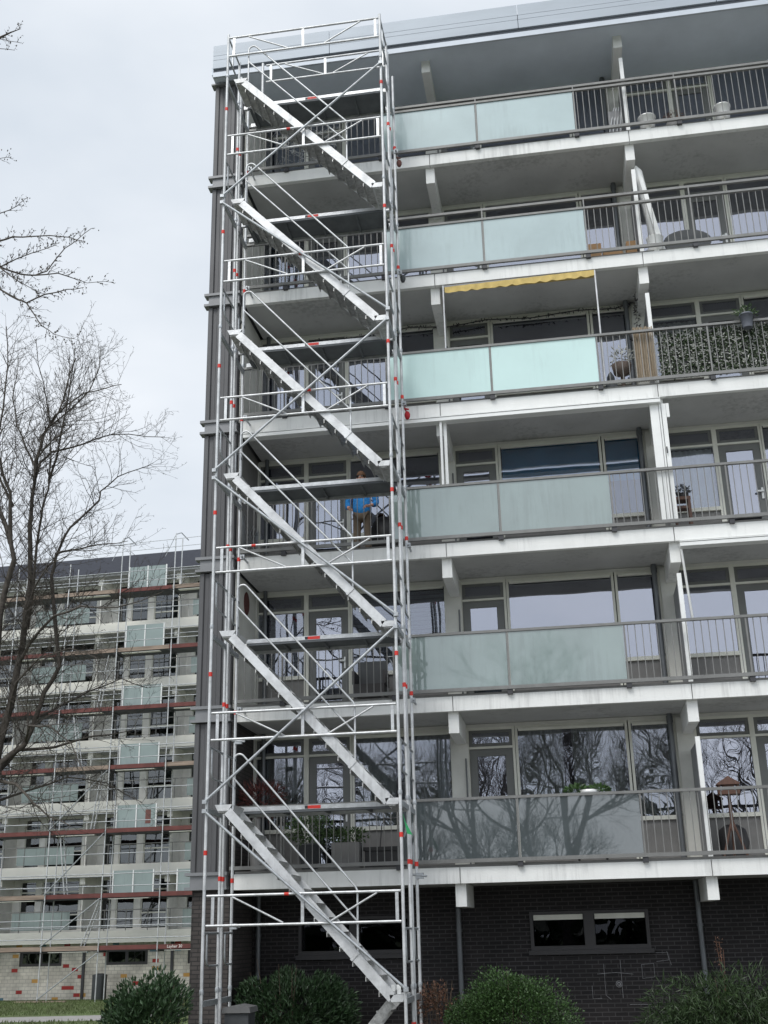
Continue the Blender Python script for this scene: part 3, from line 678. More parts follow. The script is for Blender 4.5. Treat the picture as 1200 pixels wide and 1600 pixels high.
# ladders standing on the decks
def ladder(label, s0, z0, s1, z1):
    o = thing('ladder', label, 'ladder', group='ladders on the far scaffold'); o.location = FO; o.rotation_euler = (0, 0, FR)
    for dy in (-1.72, -1.40):
        q = MB(); q.poly([(s0, dy, z0), (s1, dy, z1)], .028, 5); q.obj('rail', 'alu_bright', o)
    n = int(abs(z1 - z0) / .28)
    for i in range(1, n): t = i / n; q = MB(); q.poly([(s0 + (s1 - s0) * t, -1.72, z0 + (z1 - z0) * t), (s0 + (s1 - s0) * t, -1.40, z0 + (z1 - z0) * t)], .016, 5); q.obj('rung', 'alu_bright', o)
ladder('aluminium ladder leaning on the lowest plank deck, left of the green bin', -9.25, -1.34, -8.45, .72)
ladder('steep ladder on the second plank deck left of the glass screen', -10.1, .77, -10.5, 3.4)
ladder('ladder rising from the third plank deck beside the glass screen', -9.1, 3.46, -8.7, 6.1)
ladder('ladder behind the tree twigs on the fourth plank deck', -9.8, 6.2, -10.25, 8.7)
ladder('topmost ladder, on the fifth plank deck beside the glass screen', -9.15, 8.82, -8.7, 11.4)
# glass screens standing on the decks
for i, (z, h, lb) in enumerate(((.92, .95, 'pair of frosted glass screens on the second plank deck'), (3.6, 1.05, 'pair of frosted glass screens with red smears on the third plank deck'),
        (6.34, 1.0, 'pair of frosted glass screens on the fourth plank deck from below'), (8.95, 1.05, 'pair of frosted glass screens on the fifth plank deck from below'),
        (11.7, 1.15, 'pair of frosted glass screens on the sixth plank deck, just below the top deck'), (14.55, 1.15, 'pair of pale green glass screens on the top plank deck'))):
    o = thing('glass_screen', lb, 'glass screen', group='glass screens on the far scaffold'); o.location = FO; o.rotation_euler = (0, 0, FR)
    for s in (-8.06, -7.13, -6.2): q = MB(); q.box(s - .025, s + .025, -1.36, -1.30, z - .1, z + h); q.obj('frame_post', 'white_pvc', o)
    for a, b in ((-8.03, -7.16), (-7.10, -6.23)): q = MB(); q.box(a, b, -1.335, -1.32, z, z + h - .02); q.obj('pane', 'frosted_far', o)
    if i == 1: q = MB(); q.box(-6.7, -6.45, -1.34, -1.336, z + .2, z + .8); q.obj('red_smear', 'brown_cloth', o)
o = thing('glass_screen', 'frosted glass screen on the second plank deck, partly hidden by the near block', 'glass screen', group='glass screens on the far scaffold'); o.location = FO; o.rotation_euler = (0, 0, FR)
q = MB(); q.box(-5.14, -5.08, -1.36, -1.3, .8, 1.85); q.obj('frame', 'white_pvc', o); q = MB(); q.box(-5.07, -3.6, -1.335, -1.32, .9, 1.83); q.obj('pane', 'frosted_far', o)
q = MB(); q.lathe((-18.7 + 0, 31.2, GZ), [(.19, 0), (.24, .05), (.25, .95), (.27, .97), (.27, 1.02), (.1, 1.08)], 12)
for i in range(len(q.v)): x, y, z = q.v[i]; q.v[i] = (-18.7 + max(-.27, min(.27, (x + 18.7) * 1.3)), 31.2 + max(-.27, min(.27, (y - 31.2) * 1.3)), z)
tag(q.obj('waste_bin', 'stone_dark'), 'dark green-grey bin against the coloured brick wall of the far block', 'bin')

# ================================================================== BARE TREES
def grow(mb, p, d, L, r, depth, up_=.12, seg=None, spur=False):
    n = seg or max(2, min(6, int(L / .14))); pts = [p.copy()]; dd = d.normalized(); q = p.copy(); dirs = [dd.copy()]
    for i in range(n):
        dd = (dd + rv() * .22 + Vector((0, 0, up_))).normalized(); q = q + dd * (L / n); pts.append(q.copy()); dirs.append(dd.copy())
    mb.poly(pts, [r * (1 - .6 * i / n) for i in range(n + 1)], 4 if r > .008 else 3, cap=False)
    if depth <= 0: return
    cnt = max(2, int(L / (.19 if depth > 1 else .12)))
    for i in range(cnt):
        t = (i + rnd(.3, .9)) / cnt; k = min(n - 1, int(t * n)); b = pts[k].lerp(pts[k + 1], t * n - k)
        s = dirs[k + 1]; o = s.cross(rv())
        if o.length < .05: continue
        nd = (s * rnd(.5, 1.0) + o.normalized() * rnd(.6, 1.0)).normalized()
        grow(mb, b, nd, L * rnd(.28, .55) * (1.1 - .5 * t), max(.0035, r * .5), depth - 1, up_)
def limb_tree(name, label, limbs, radii, trunk_keys, spacing, tlen, depth, tr, matn='bark', loc=None, r_end=.012, bud=False):
    o = thing(name, label, 'tree', loc or (0, 0, GZ))
    tk, cr_ = MB(), MB()
    for k, pts in limbs.items():
        P = [Vector(p) for p in pts]
        # smooth
        Q = []
        for i in range(len(P) - 1):
            a, b = P[i], P[i + 1]; Q.append(a)
            m_ = a.lerp(b, .5) + rv() * (b - a).length * .03; Q.append(m_)
        Q.append(P[-1]); r0, r1 = radii[k]; n = len(Q)
        rr = [r0 + (r1 - r0) * (i / (n - 1)) ** .8 for i in range(n)]
        tk.poly(Q, rr, 8 if r0 > .03 else 5)
        for i in range(n - 1):
            seg = Q[i + 1] - Q[i]; c = int(seg.length / spacing + rnd(0, 1))
            if k in trunk_keys and i < trunk_keys[k]: continue
            for j in range(c):
                b = Q[i] + seg * rnd(0, 1); s = seg.normalized(); ob = s.cross(rv())
                if ob.length < .1: continue
                nd = (s * rnd(.3, 1) + ob.normalized() * rnd(.5, 1) + Vector((0, 0, .15))).normalized()
                f = 1 - .45 * i / n
                grow(cr_, b, nd, tlen * rnd(.45, 1.15) * f, min(tr, rr[i] * .5), depth, .06 if not bud else .0)
                if bud:
                    for z_ in range(2): cr_.lathe(b + nd * rnd(.02, .12), [(.004, 0), (.009, .008), (.003, .02)], 4)
    tk.obj('trunk', matn, o); cr_.obj('crown', matn, o)
    return o
TR = {
 'A':[[-9.4,2,-3.4],[-9.32,2.0,-2.82],[-9.46,2.06,-0.14],[-9.45,2.12,1.05],[-9.38,2.18,2.83],[-9.25,2.24,3.58],[-9.19,2.29,4.38],[-9.15,2.35,5.14],[-9.14,2.41,5.92],[-9.2,2.47,6.59],[-9.32,2.53,7.54],[-9.34,2.59,7.95],[-9.35,2.65,8.56],[-9.42,2.71,9.08],[-9.29,2.76,9.78],[-9.17,2.82,10.09],[-9.02,2.88,10.39],[-8.9,2.94,11.11],[-8.77,3.0,11.79]],
 'B':[[-9.39,2.0,1.04],[-9.6,1.92,2.9],[-9.51,1.85,4.17],[-9.42,1.77,5.32],[-9.23,1.69,6.26],[-9.14,1.62,6.47],[-9.21,1.54,6.81],[-9.23,1.46,7.35],[-9.24,1.38,7.88],[-9.4,1.31,8.24],[-9.56,1.23,8.85],[-9.46,1.15,9.7],[-9.41,1.08,10.72],[-9.49,1.0,11.62]],
 'C':[[-9.15,2.5,5.2],[-9.05,2.39,6.61],[-8.96,2.28,7.42],[-8.88,2.17,7.76],[-8.72,2.06,8.18],[-8.66,1.94,8.77],[-8.69,1.83,9.48],[-8.79,1.72,10.2],[-8.98,1.61,10.94],[-9.03,1.5,11.52]],
 'D':[[-9.39,2.0,1.04],[-9.31,2.12,2.37],[-8.9,2.25,2.72],[-8.74,2.38,3.35],[-8.68,2.5,3.82],[-8.43,2.62,4.39],[-8.69,2.75,5.56],[-8.89,2.88,6.46],[-8.88,3.0,6.92],[-8.82,3.12,7.3],[-8.71,3.25,7.69],[-8.49,3.38,7.99],[-8.18,3.5,8.38],[-8.21,3.62,8.65],[-7.87,3.75,9.03],[-7.4,3.88,9.24],[-7.12,4.0,9.41]],
 'E':[[-9.4,2.75,8.7],[-9.53,3.21,9.32],[-9.38,3.43,9.65],[-8.98,3.64,9.82],[-8.55,3.86,10.07],[-8.27,4.07,10.25],[-7.87,4.29,10.33],[-7.06,4.5,10.27]],
 'F':[[-9.35,2.75,9.7],[-9.03,2.7,10.2],[-8.6,2.4,10.31],[-8.09,2.1,10.4],[-7.42,1.8,10.32],[-6.98,1.5,10.21]],
 'G':[[-9.4,2.2,2.2],[-9.26,2.75,2.72],[-8.59,3.0,2.78],[-7.91,3.25,3.01],[-7.11,3.5,3.14]],
 'H':[[-9.2,2.3,4.38],[-8.76,1.94,4.81],[-8.14,1.58,5.19],[-7.42,1.22,5.25],[-6.51,.86,5.07],[-5.48,.5,5.21]],
 'I':[[-8.74,2.4,3.3],[-8.44,2.95,3.66],[-8.03,3.3,3.98],[-7.47,3.65,4.29],[-7.01,4.0,4.13]],
 'J':[[-9.32,2.2,2.04],[-8.83,1.9,1.92],[-8.29,1.6,1.5],[-7.84,1.3,1.22],[-7.25,1.0,1.0]],
 'K':[[-9.42,2.75,9.0],[-9.94,3.25,9.73],[-10.35,3.5,10.45],[-10.65,3.75,11.33],[-10.71,4.0,12.5]],
 'L':[[-9.24,1.6,6.83],[-9.73,1.95,7.68],[-10.23,2.3,8.74],[-10.47,2.65,10.16],[-10.6,3.0,11.31]],
 'M':[[-8.9,3.0,7.0],[-8.54,2.97,7.05],[-8.03,2.65,6.98],[-7.46,2.32,6.91],[-6.84,2.0,6.82]],
 'O':[[-9.25,2.2,3.3],[-8.9,1.7,3.9],[-8.3,1.4,4.3],[-7.6,1.2,4.4],[-6.9,.9,4.1]],
 'P':[[-9.4,2.1,1.6],[-9.0,2.8,1.9],[-8.4,3.3,2.2],[-7.7,3.7,2.1],[-7.0,4.0,1.7]],
 'Q':[[-9.45,1.9,4.4],[-9.9,1.4,5.2],[-10.3,1.2,6.3],[-10.5,1.0,7.6]],
 'R':[[-9.15,2.35,5.1],[-8.7,1.7,5.8],[-8.2,1.3,6.2],[-7.6,1.0,6.3]],
 'S':[[-8.9,2.3,2.8],[-8.5,1.6,3.0],[-7.9,1.2,2.9],[-7.3,.9,2.5],[-6.9,.7,1.9]],
 'T':[[-9.2,1.5,7.6],[-9.6,1.0,8.6],[-9.7,.7,9.6],[-9.5,.6,10.5]],
 'U':[[-9.35,2.65,8.4],[-9.0,2.0,8.9],[-8.4,1.5,9.1],[-7.8,1.2,9.1]],
 'V':[[-8.8,2.2,8.4],[-8.4,1.8,9.4],[-8.2,1.6,10.4],[-8.1,1.5,11.2]],
 'N':[[-9.2,2.82,10.0],[-8.92,3.25,10.6],[-8.59,3.5,11.18],[-8.5,3.75,11.88],[-8.6,4.0,12.62]]}
TRr = {k: (.03, .007) for k in 'OPQRSTUV'}; TRr.update({'A': (.115, .011), 'B': (.09, .009), 'C': (.035, .007), 'D': (.07, .007), 'E': (.035, .008), 'F': (.028, .008), 'G': (.05, .009), 'H': (.04, .008), 'I': (.03, .008), 'J': (.04, .008), 'K': (.03, .008), 'L': (.06, .009), 'M': (.03, .007), 'N': (.025, .008)})
random.seed(21)
limb_tree('bare_tree', 'large leafless tree with forked trunk left of the buildings', TR, TRr, {'A': 7, 'B': 3, 'D': 3}, .14, 1.5, 3, .009, loc=(-9.4, 2, GZ))
TL = {
 'a':[[-5.3,-8,-3.4],[-5.63,-8.0,-2.33],[-6.11,-8.0,.86],[-6.36,-8.0,3.09],[-6.44,-8.0,4.72]],
 'b':[[-6.44,-8.0,4.72],[-5.92,-8.09,6.39],[-5.19,-8.17,7.17],[-4.64,-8.26,7.27],[-4.43,-8.34,7.25],[-4.13,-8.43,7.16],[-3.6,-8.51,7.03],[-3.35,-8.6,6.88]],
 'c':[[-5.91,-8.1,6.38],[-5.25,-8.01,7.0],[-4.79,-7.93,7.11],[-4.54,-7.84,7.03],[-4.39,-7.75,7.05],[-4.28,-7.66,7.15],[-4.1,-7.57,7.53],[-3.98,-7.49,7.69],[-3.83,-7.4,7.91]],
 'd':[[-4.39,-7.75,7.05],[-4.13,-7.65,7.11],[-3.99,-7.5,7.11],[-3.86,-7.35,7.11],[-3.63,-7.2,7.2]],
 'e':[[-6.44,-8.0,4.72],[-5.45,-8.11,6.14],[-4.59,-8.23,6.59],[-4.27,-8.34,6.34],[-4.1,-8.46,6.21],[-3.82,-8.57,6.23],[-3.49,-8.69,6.19],[-3.23,-8.8,6.12]],
 'f':[[-4.1,-8.46,6.21],[-3.94,-8.52,5.98],[-3.78,-8.65,5.76],[-3.56,-8.78,5.56],[-3.25,-8.9,5.4]],
 'g':[[-5.6,-8.0,6.95],[-4.92,-7.83,8.0],[-4.78,-7.67,8.2],[-4.74,-7.5,8.44]],
 'h':[[-4.79,-7.93,7.11],[-4.18,-8.3,7.01],[-3.71,-8.6,6.88]],
 'i':[[-6.44,-8.0,4.72],[-6.89,-8.04,7.46],[-6.3,-8.08,9.36],[-5.54,-8.12,10.16],[-5.0,-8.16,10.6],[-4.69,-8.2,10.66]],
 'j':[[-5.54,-8.12,10.16],[-5.04,-8.1,10.64],[-4.83,-8.0,10.63]],
 'k':[[-6.3,-8.08,9.3],[-5.4,-8.23,10.26],[-4.92,-8.27,10.3],[-4.69,-8.3,10.21]],
 'l':[[-5.98,-8.0,6.44],[-5.35,-8.1,8.3],[-4.88,-8.2,8.56],[-4.58,-8.3,8.49]],
 'm':[[-4.79,-7.93,7.11],[-4.28,-8.35,6.59],[-3.8,-8.6,6.21]]}
TLr = {k: (.010, .003) for k in TL}; TLr.update({'a': (.20, .11), 'b': (.022, .004), 'i': (.07, .004), 'e': (.022, .004), 'c': (.018, .004)})
random.seed(5)
limb_tree('bare_tree', 'budding tree reaching its twigs in from the left edge of the sky', TL, TLr, {'a': 9, 'i': 5, 'b': 4, 'e': 2, 'g': 2, 'l': 2, 'k': 2}, .055, .20, 1, .0032, loc=(-5.3, -8, GZ), bud=True)
# trees across the street, seen mirrored in the glass
random.seed(9)
def wild_tree(loc, H_):
    o = thing('bare_tree', 'leafless street tree behind the photographer, mirrored in the lower windows', 'tree', loc, group='trees mirrored in the glass')
    tk, cr_ = MB(), MB(); p0 = Vector(loc)
    def br(p, d, L, r, depth):
        n = 5; pts = [p.copy()]; q = p.copy(); dd = d.normalized(); ds = []
        for i in range(n): dd = (dd + rv() * .16 + Vector((0, 0, .08))).normalized(); ds.append(dd.copy()); q = q + dd * L / n; pts.append(q.copy())
        (tk if depth >= 5 else cr_).poly(pts, [r * (1 - .45 * i / n) for i in range(n + 1)], 6 if r > .04 else 3, cap=False)
        if depth == 0: return
        for j in range(4 if depth > 2 else 5):
            t = rnd(.35, 1); k = min(4, int(t * n)); o_ = ds[k].cross(rv())
            if o_.length < .1: continue
            br(pts[k].lerp(pts[k + 1], t * n - k), ds[k] * rnd(.6, 1) + o_.normalized() * rnd(.45, .9), L * rnd(.55, .8), r * .49, depth - 1)
    br(p0, Vector((.05, 0, 1)), H_ * .30, .30, 6)
    tk.obj('trunk', 'bark_far', o); cr_.obj('crown', 'bark_far', o); return o
w0 = wild_tree((1.2, -29, GZ), 18.5)
for x, y, rz, s in ((-5.5, -31, 1.2, .95), (7.4, -32, 2.4, 1.0), (14.5, -37, 3.9, 1.0), (-14, -38, 5.1, 1.0), (20, -34, .6, 1.1), (-2.8, -41, 2.9, 1.1)):
    c = w0.copy(); col.objects.link(c); c.location = (x, y, GZ); c.rotation_euler = (0, 0, rz); c.scale = (s, s, s)
    for ch_ in list(w0.children): k = ch_.copy(); col.objects.link(k); mi = ch_.matrix_parent_inverse.copy(); k.parent = c; k.matrix_parent_inverse = mi

random.seed(77); q = MB()
for i in range(2600):
    x = rnd(-90, 90); y = -62 + rnd(-4, 4); h = 3.4 + 1.2 * math.sin(x * .13) + .7 * math.sin(x * .41)
    q.leaf(Vector((x, y, GZ + rnd(0, h))), Vector((rnd(-1, 1), rnd(-.4, .4), rnd(-.2, 1))), rv(), rnd(1.2, 2.4), rnd(.8, 1.6))
q.obj('reflection_hedge', 'leaf_bamboo', kind='stuff')  # unseen hedge added to darken reflections in the lowest windows
# ================================================================== SHRUBS
def shrub(name, label, cat, c, rad, n, L, W, matn, seedv, upb=.4, stems=8, lumps=9, box=.35, droop=0):
    random.seed(seedv); o = thing(name, label, cat, (c[0], c[1], GZ)); lf, st = MB(), MB(); c = Vector(c)
    cl = []
    for i in range(lumps):
        v = rv(); v.z = abs(v.z) * .9 - .1; cl.append((Vector((v.x * rad[0] * .72, v.y * rad[1] * .72, v.z * rad[2] * .68)), rnd(.28, .46)))
    cl.append((Vector((0, 0, 0)), .7))
    for i in range(n):
        b, s = random.choice(cl); v = rv() * (rnd(.55, 1) ** .5 if random.random() < .75 else rnd(.2, .8)) * s
        p = b + Vector((v.x * rad[0], v.y * rad[1], v.z * rad[2]))
        # keep it inside a rounded block
        q = max(abs(p.x) / rad[0], abs(p.y) / rad[1], abs(p.z) / rad[2])
        if q > 1.08: p /= q * rnd(.93, 1.06)
        out = Vector((p.x / rad[0] ** 2, p.y / rad[1] ** 2, p.z / rad[2] ** 2)).normalized()
        d = (out * rnd(.3, 1) + rv() * .6 + Vector((0, 0, upb))).normalized()
        if c.z + p.z < GZ + .03: continue
        if droop: d = (d + Vector((0, 0, -droop * rnd(0, 1)))).normalized()
        lf.leaf(c + p, d, rv(), L * rnd(.65, 1.2), W * rnd(.7, 1.15))
    for i in range(stems):
        a = rnd(0, 6.28); t = c + Vector((math.cos(a) * rad[0] * rnd(.2, .8), math.sin(a) * rad[1] * rnd(.2, .8), rad[2] * rnd(.3, .95)))
        b = Vector((c.x + math.cos(a) * .1, c.y + math.sin(a) * .1, GZ)); m_ = b.lerp(t, .5) + rv() * .06
        st.poly([b, m_, t], [.014, .01, .004], 5)
    lf.obj('foliage', matn, o); st.obj('stems', 'twig', o); return o
shrub('laurel_shrub', 'dark glossy laurel shrub at the lower left, beside the tower\'s left posts', 'shrub', (-4.36, -2.35, -2.24), (.74, .6, .86), 5600, .10, .034, 'leaf_laurel', 31, .55)
shrub('laurel_shrub', 'dark laurel shrub behind the stair tower against the brick wall', 'shrub', (-2.94, .42, -2.27), (1.05, .62, .98), 8500, .105, .035, 'leaf_laurel', 32, .45)
shrub('privet_shrub', 'dense rounded small-leaved shrub below the brick-wall window', 'shrub', (.72, -.45, -2.42), (1.04, .62, .97), 17000, .045, .027, 'leaf_privet', 33, .3, lumps=26)
shrub('grassy_shrub', 'narrow-leaved drooping evergreen shrub at the lower right corner', 'shrub', (4.1, -.4, -2.72), (1.65, .8, 1.2), 14000, .17, .018, 'leaf_bamboo', 34, .5, lumps=14, droop=1.6)
shrub('dry_shrub', 'sparse reddish-brown shrub between the tower and the rounded green shrub', 'shrub', (-.38, -.3, -2.2), (.42, .35, .62), 650, .06, .03, 'leaf_brown', 35, .1, stems=16)
shrub('yellowing_shrub', 'small yellow-green sapling leaves at the foot of the left laurel', 'shrub', (-3.85, -2.2, -2.75), (.25, .25, .55), 260, .09, .035, 'leaf_pot', 36, .1, stems=5)
q = MB(); q.box(-3.66, -3.28, -.95, -.55, GZ, -2.1); q.m = 1; q.prism([(-3.70, -2.1), (-3.24, -2.1), (-3.26, -2.02), (-3.47, -1.985), (-3.68, -2.02)], -.99, -.51)
tag(q.obj('storage_bin', ['stone_dark', 'planter']), 'dark grey lidded bin between the tower posts at the bottom', 'bin')
q = MB()
for i in range(3): q.poly([(4.02 + rnd(-.02, .02), .2, -2.2), (4.0 + .03 * i, .2, -1.6), (3.97 + .05 * i, .2, -1.15 - .1 * i)], .005, 4)
for i in range(40): q.leaf(Vector((4.0 + rnd(-.06, .06), .2, rnd(-1.6, -1.15))), rv(), rv(), .04, .015)
tag(q.obj('weed_stalk', 'leaf_brown'), 'thin dry stalk rising above the shrub before the brick wall', 'plant')

# ================================================================== THINGS ON THE BALCONIES
def blob(c, r, n=10, jit=.0):
    q = MB(); pr = []
    k = 7
    for i in range(k + 1): a = -90 + 180 * i / k; pr.append((max(.002, math.cos(R_(a)) * r[0]), math.sin(R_(a)) * r[2]))
    q.lathe((c[0], c[1], c[2]), pr, n); return q
def foliage(parent, name, c, r, n, L, W, matn, seedv, upb=.2):
    random.seed(seedv); q = MB()
    for i in range(n):
        v = rv() * rnd(.4, 1); p = Vector((c[0] + v.x * r[0], c[1] + v.y * r[1], c[2] + v.z * r[2]))
        q.leaf(p, v + rv() * .6 + Vector((0, 0, upb)), rv(), L * rnd(.6, 1.2), W)
    return q.obj(name, matn, parent)
# --- top floor
z6 = LZ[5]
for x, y, r, h, lb in ((4.42, .15, .17, .33, 'white tin tub on the top balcony, left of the other one'), (5.9, .15, .16, .38, 'white tin tub with a handle on the top balcony at the right')):
    o = thing('tub', lb, 'tub', (x, y, z6)); q = MB(); q.lathe((x, y, z6), [(r * .75, .02), (r, h), (r * 1.08, h + .01), (r * 1.08, h + .03), (r * .9, h + .03), (r * .7, h * .8)], 16); q.obj('bowl', 'tin', o)
    q = MB(); q.poly([(x - r * 1.05, y, z6 + h)] + [(x - r * 1.05 * math.cos(R_(t)), y, z6 + h + .10 * math.sin(R_(t))) for t in range(20, 180, 20)] + [(x + r * 1.05, y, z6 + h)], .008, 5); q.obj('handle', 'galv', o)
o = thing('potted_plant', 'low dry potted plant between the two tubs on the top balcony', 'plant', (4.95, .25, z6)); q = MB(); q.lathe((4.95, .25, z6), [(.12, .02), (.16, .22), (.14, .22)], 12); q.obj('pot', 'planter', o); foliage(o, 'leaves', (4.95, .25, z6 + .36), (.2, .15, .13), 120, .07, .02, 'leaf_brown', 4)
o = thing('bench_swing', 'grey folded garden furniture leaning by the partition on the top balcony', 'furniture', (3.8, .6, z6)); q = MB()
for i in range(4): q.poly([(3.62 + .09 * i, .5, z6 + .05), (3.84 + .05 * i, .6, z6 + 1.05)], .018, 6)
q.box(3.62, 3.95, .5, .53, z6 + .1, z6 + .14); q.obj('frame', 'galv', o); q = MB(); q.box(3.7, 3.93, .56, .60, z6 + .15, z6 + .95); q.obj('seat_cushion', 'cladding_band', o)
# wicker net on the upper left balcony
q = MB(); random.seed(8)
for i in range(90):
    x, z = rnd(-3.2, -1.9), z6 + rnd(.15, .95); q.poly([(x, .0, z), (x + rnd(-.15, .15), .02, z + rnd(-.12, .12)), (x + rnd(-.2, .2), .0, z + rnd(-.15, .15))], .006, 4)
tag(q.obj('twig_screen', 'galv'), 'tangled pale twig screen tied behind the top-left balcony bars', 'screen')
# --- fifth floor
z5 = LZ[4]
for x0, x1, h, y, lb in ((3.05, 3.3, .68, .6, 'tall brown cardboard box at the left, on the second balcony from the top'), (3.33, 3.72, .62, .75, 'wide brown cardboard box in the middle of three on the second balcony from the top'), (3.8, 4.0, .72, .7, 'narrow brown cardboard box nearest the partition on the second balcony from the top')):
    q = MB(); q.box(x0, x1, y, y + .3, z5 + .01, z5 + h); q.prism([(x0, z5 + h), (x1, z5 + h), (x1 + .05, z5 + h + .05), (x0 + .06, z5 + h + .06)], y + .28, y + .3); q.box(x0 + .02, x0 + (x1 - x0) * .9, y - .004, y, z5 + h * .5, z5 + h * .56); tag(q.obj('cardboard_box', 'cardboard'), lb, 'box', 'cardboard boxes on the balcony')
o = thing('parasol', 'folded white parasol leaning on its base beside the partition', 'parasol', (4.28, .5, z5))
q = MB(); q.lathe((4.28, .5, z5), [(.17, 0), (.17, .26), (.15, .3), (.03, .31), (.03, .4)], 16); q.obj('base', 'white_pvc', o)
q = MB(); q.poly([(4.28, .5, z5 + .3), (4.12, .4, z5 + 2.15)], .018, 8); q.obj('pole', 'galv', o)
q = MB(); q.poly([(4.36, .52, z5 + .25), (4.30, .48, z5 + .8), (4.22, .44, z5 + 1.5), (4.14, .40, z5 + 2.1), (4.12, .4, z5 + 2.25)], [.03, .075, .10, .10, .02], 8); q.obj('canopy', 'white_pvc', o)
q = MB(); q.prism([(4.40, z5 + .2), (4.50, z5 + .2), (4.22, z5 + 1.9), (4.12, z5 + 2.05)], .3, .36); tag(q.obj('white_board', 'white_pvc'), 'long white board leaning right of the folded parasol', 'board')
o = thing('tub', 'white bucket standing before the folded parasol', 'tub', (4.3, .2, z5)); q = MB(); q.lathe((4.3, .15, z5), [(.13, .01), (.16, .36), (.17, .37), (.15, .38)], 14); q.obj('bowl', 'white_pvc', o)
o = thing('garden_table', 'low round dark-topped table tipped up behind the bars', 'table', (4.95, .45, z5))
q = MB(); N_ = 24; P_ = [(4.95 + .46 * math.cos(6.283 * i / N_), .45 + .12 * math.sin(6.283 * i / N_), z5 + .42 + .34 * math.sin(6.283 * i / N_)) for i in range(N_)]
q.add(P_ + [(x, y + .03, z) for x, y, z in P_], [tuple(range(N_)), tuple(range(2 * N_ - 1, N_ - 1, -1))] + [((i + 1) % N_, i, N_ + i, N_ + (i + 1) % N_) for i in range(N_)]); q.obj('table_top', 'stone_dark', o)
for dx in (-.25, .25): q = MB(); q.poly([(4.95 + dx, .5, z5 + .3), (4.95 + dx * 1.3, .75, z5 + .0)], .015, 5); q.obj('leg', 'dark_metal', o)
# --- fourth floor
z4 = LZ[3]
o = thing('awning', 'yellow scalloped awning under the fifth-floor slab on two thin white poles', 'awning', (1.65, 0, z4))
q = MB(); n = 160; top_, b_ = [], []
for i in range(n + 1):
    t = i / n; x = .19 + 2.89 * t; zz = 10.86 + .045 * t; top_.append((x, -.03 + .004 * math.sin(t * 60), zz)); b_.append((x, -.035 + .012 * math.sin(t * 95), zz - .115 - .028 * abs(math.sin(t * math.pi * 11))))
q.add(top_ + b_, [(i, i + 1, n + 2 + i, n + 1 + i) for i in range(n)], True); q.obj('valance', 'yellow', o)
q = MB(); q.box(.17, 3.1, -.02, .03, 10.855, 10.90); q.obj('front_bar', 'cladding_band', o)
q = MB(); q.add([(.2, .04, 10.88), (3.08, .04, 10.90), (3.08, .30, 10.925), (.2, .30, 10.925)], [(0, 1, 2, 3)]); q.obj('canvas', 'yellow', o)
for x in (.16, 3.09): q = MB(); q.poly([(x, -.02, z4 + .1), (x, -.02, 10.9)], .017, 8); q.obj('pole', 'alu_bright', o)
o = thing('garland', 'dark leafy garland strung along the wall above the fourth-floor windows', 'garland'); random.seed(12)
G_ = [(-3.6, 10.67), (-2.73, 10.76), (-1.98, 10.74), (-1.23, 10.78), (-.69, 10.86), (.11, 10.78), (.91, 10.86), (1.82, 10.80), (2.73, 10.87), (3.51, 10.83), (3.84, 10.92)]
q = MB(); q.poly([(x, 1.37, z - .03) for x, z in G_], .012, 5)
for i in range(len(G_) - 1):
    for j in range(40): t = rnd(0, 1); q.leaf(Vector((G_[i][0] + (G_[i + 1][0] - G_[i][0]) * t, 1.36, G_[i][1] - .03 + (G_[i + 1][1] - G_[i][1]) * t + rnd(-.03, .02))), rv(), rv(), .06, .025)
for zz in range(60): q.leaf(Vector((3.88, 1.0 + rnd(-.3, .3), 10.9 - rnd(0, .9))), rv(), rv(), .08, .03)
q.obj('leaves', 'frame_dark', o)
q = MB(); random.seed(6)
for i in range(17): x = 3.69 + i * .021; q.poly([(x, .03 + .02 * (i % 2), z4 + .10), (x + rnd(-.01, .01), .03 + .02 * (i % 2), z4 + 1.22 + rnd(-.02, .02))], .011, 5)
tag(q.obj('reed_mat', 'reed'), 'upright brown reed mat tied beside the leafy screen', 'screen')
q = MB(); random.seed(14)
q.m = 2; q.box(4.12, 7.0, .035, .04, z4 + .11, z4 + 1.03)
for i in range(5200):
    p = Vector((rnd(4.12, 7.0), rnd(.0, .03), z4 + rnd(.1, 1.05))); q.m = 0 if random.random() < .62 else 1
    q.leaf(p, Vector((rnd(-1, 1), rnd(-.7, .1), rnd(-.7, .5))), Vector((0, -1, 0)) + rv() * .5, rnd(.04, .08), .028)
random.seed(2); mat('leaf_pale', (.42, .43, .40), .6, var=.3, vs=20)
tag(q.obj('leaf_screen', ['leaf_bamboo', 'leaf_pale', 'black_plastic']), 'artificial leaf screen tied behind the fourth-floor bars at the right', 'screen')
o = thing('hanging_planter', 'grey pot of greenery hooked over the fourth-floor rail', 'plant', (5.72, -.17, z4 + .85)); q = MB(); q.lathe((5.72, -.2, z4 + .88), [(.085, 0), (.12, .24), (.13, .24), (.13, .27), (.1, .27)], 14); q.obj('pot', 'grey_pot', o)
foliage(o, 'leaves', (5.72, -.2, z4 + 1.2), (.2, .12, .12), 110, .08, .03, 'leaf_pot', 15)
o = thing('potted_plant', 'pale-leaved plant in a basket pot left of the reed mat', 'plant', (3.45, .45, z4)); q = MB(); q.lathe((3.45, .45, z4), [(.04, 0), (.04, .45), (.16, .5), (.19, .68), (.16, .68)], 12); q.obj('pot', 'terracotta', o); foliage(o, 'leaves', (3.45, .45, z4 + .85), (.25, .18, .18), 150, .09, .03, 'leaf_pale', 16)
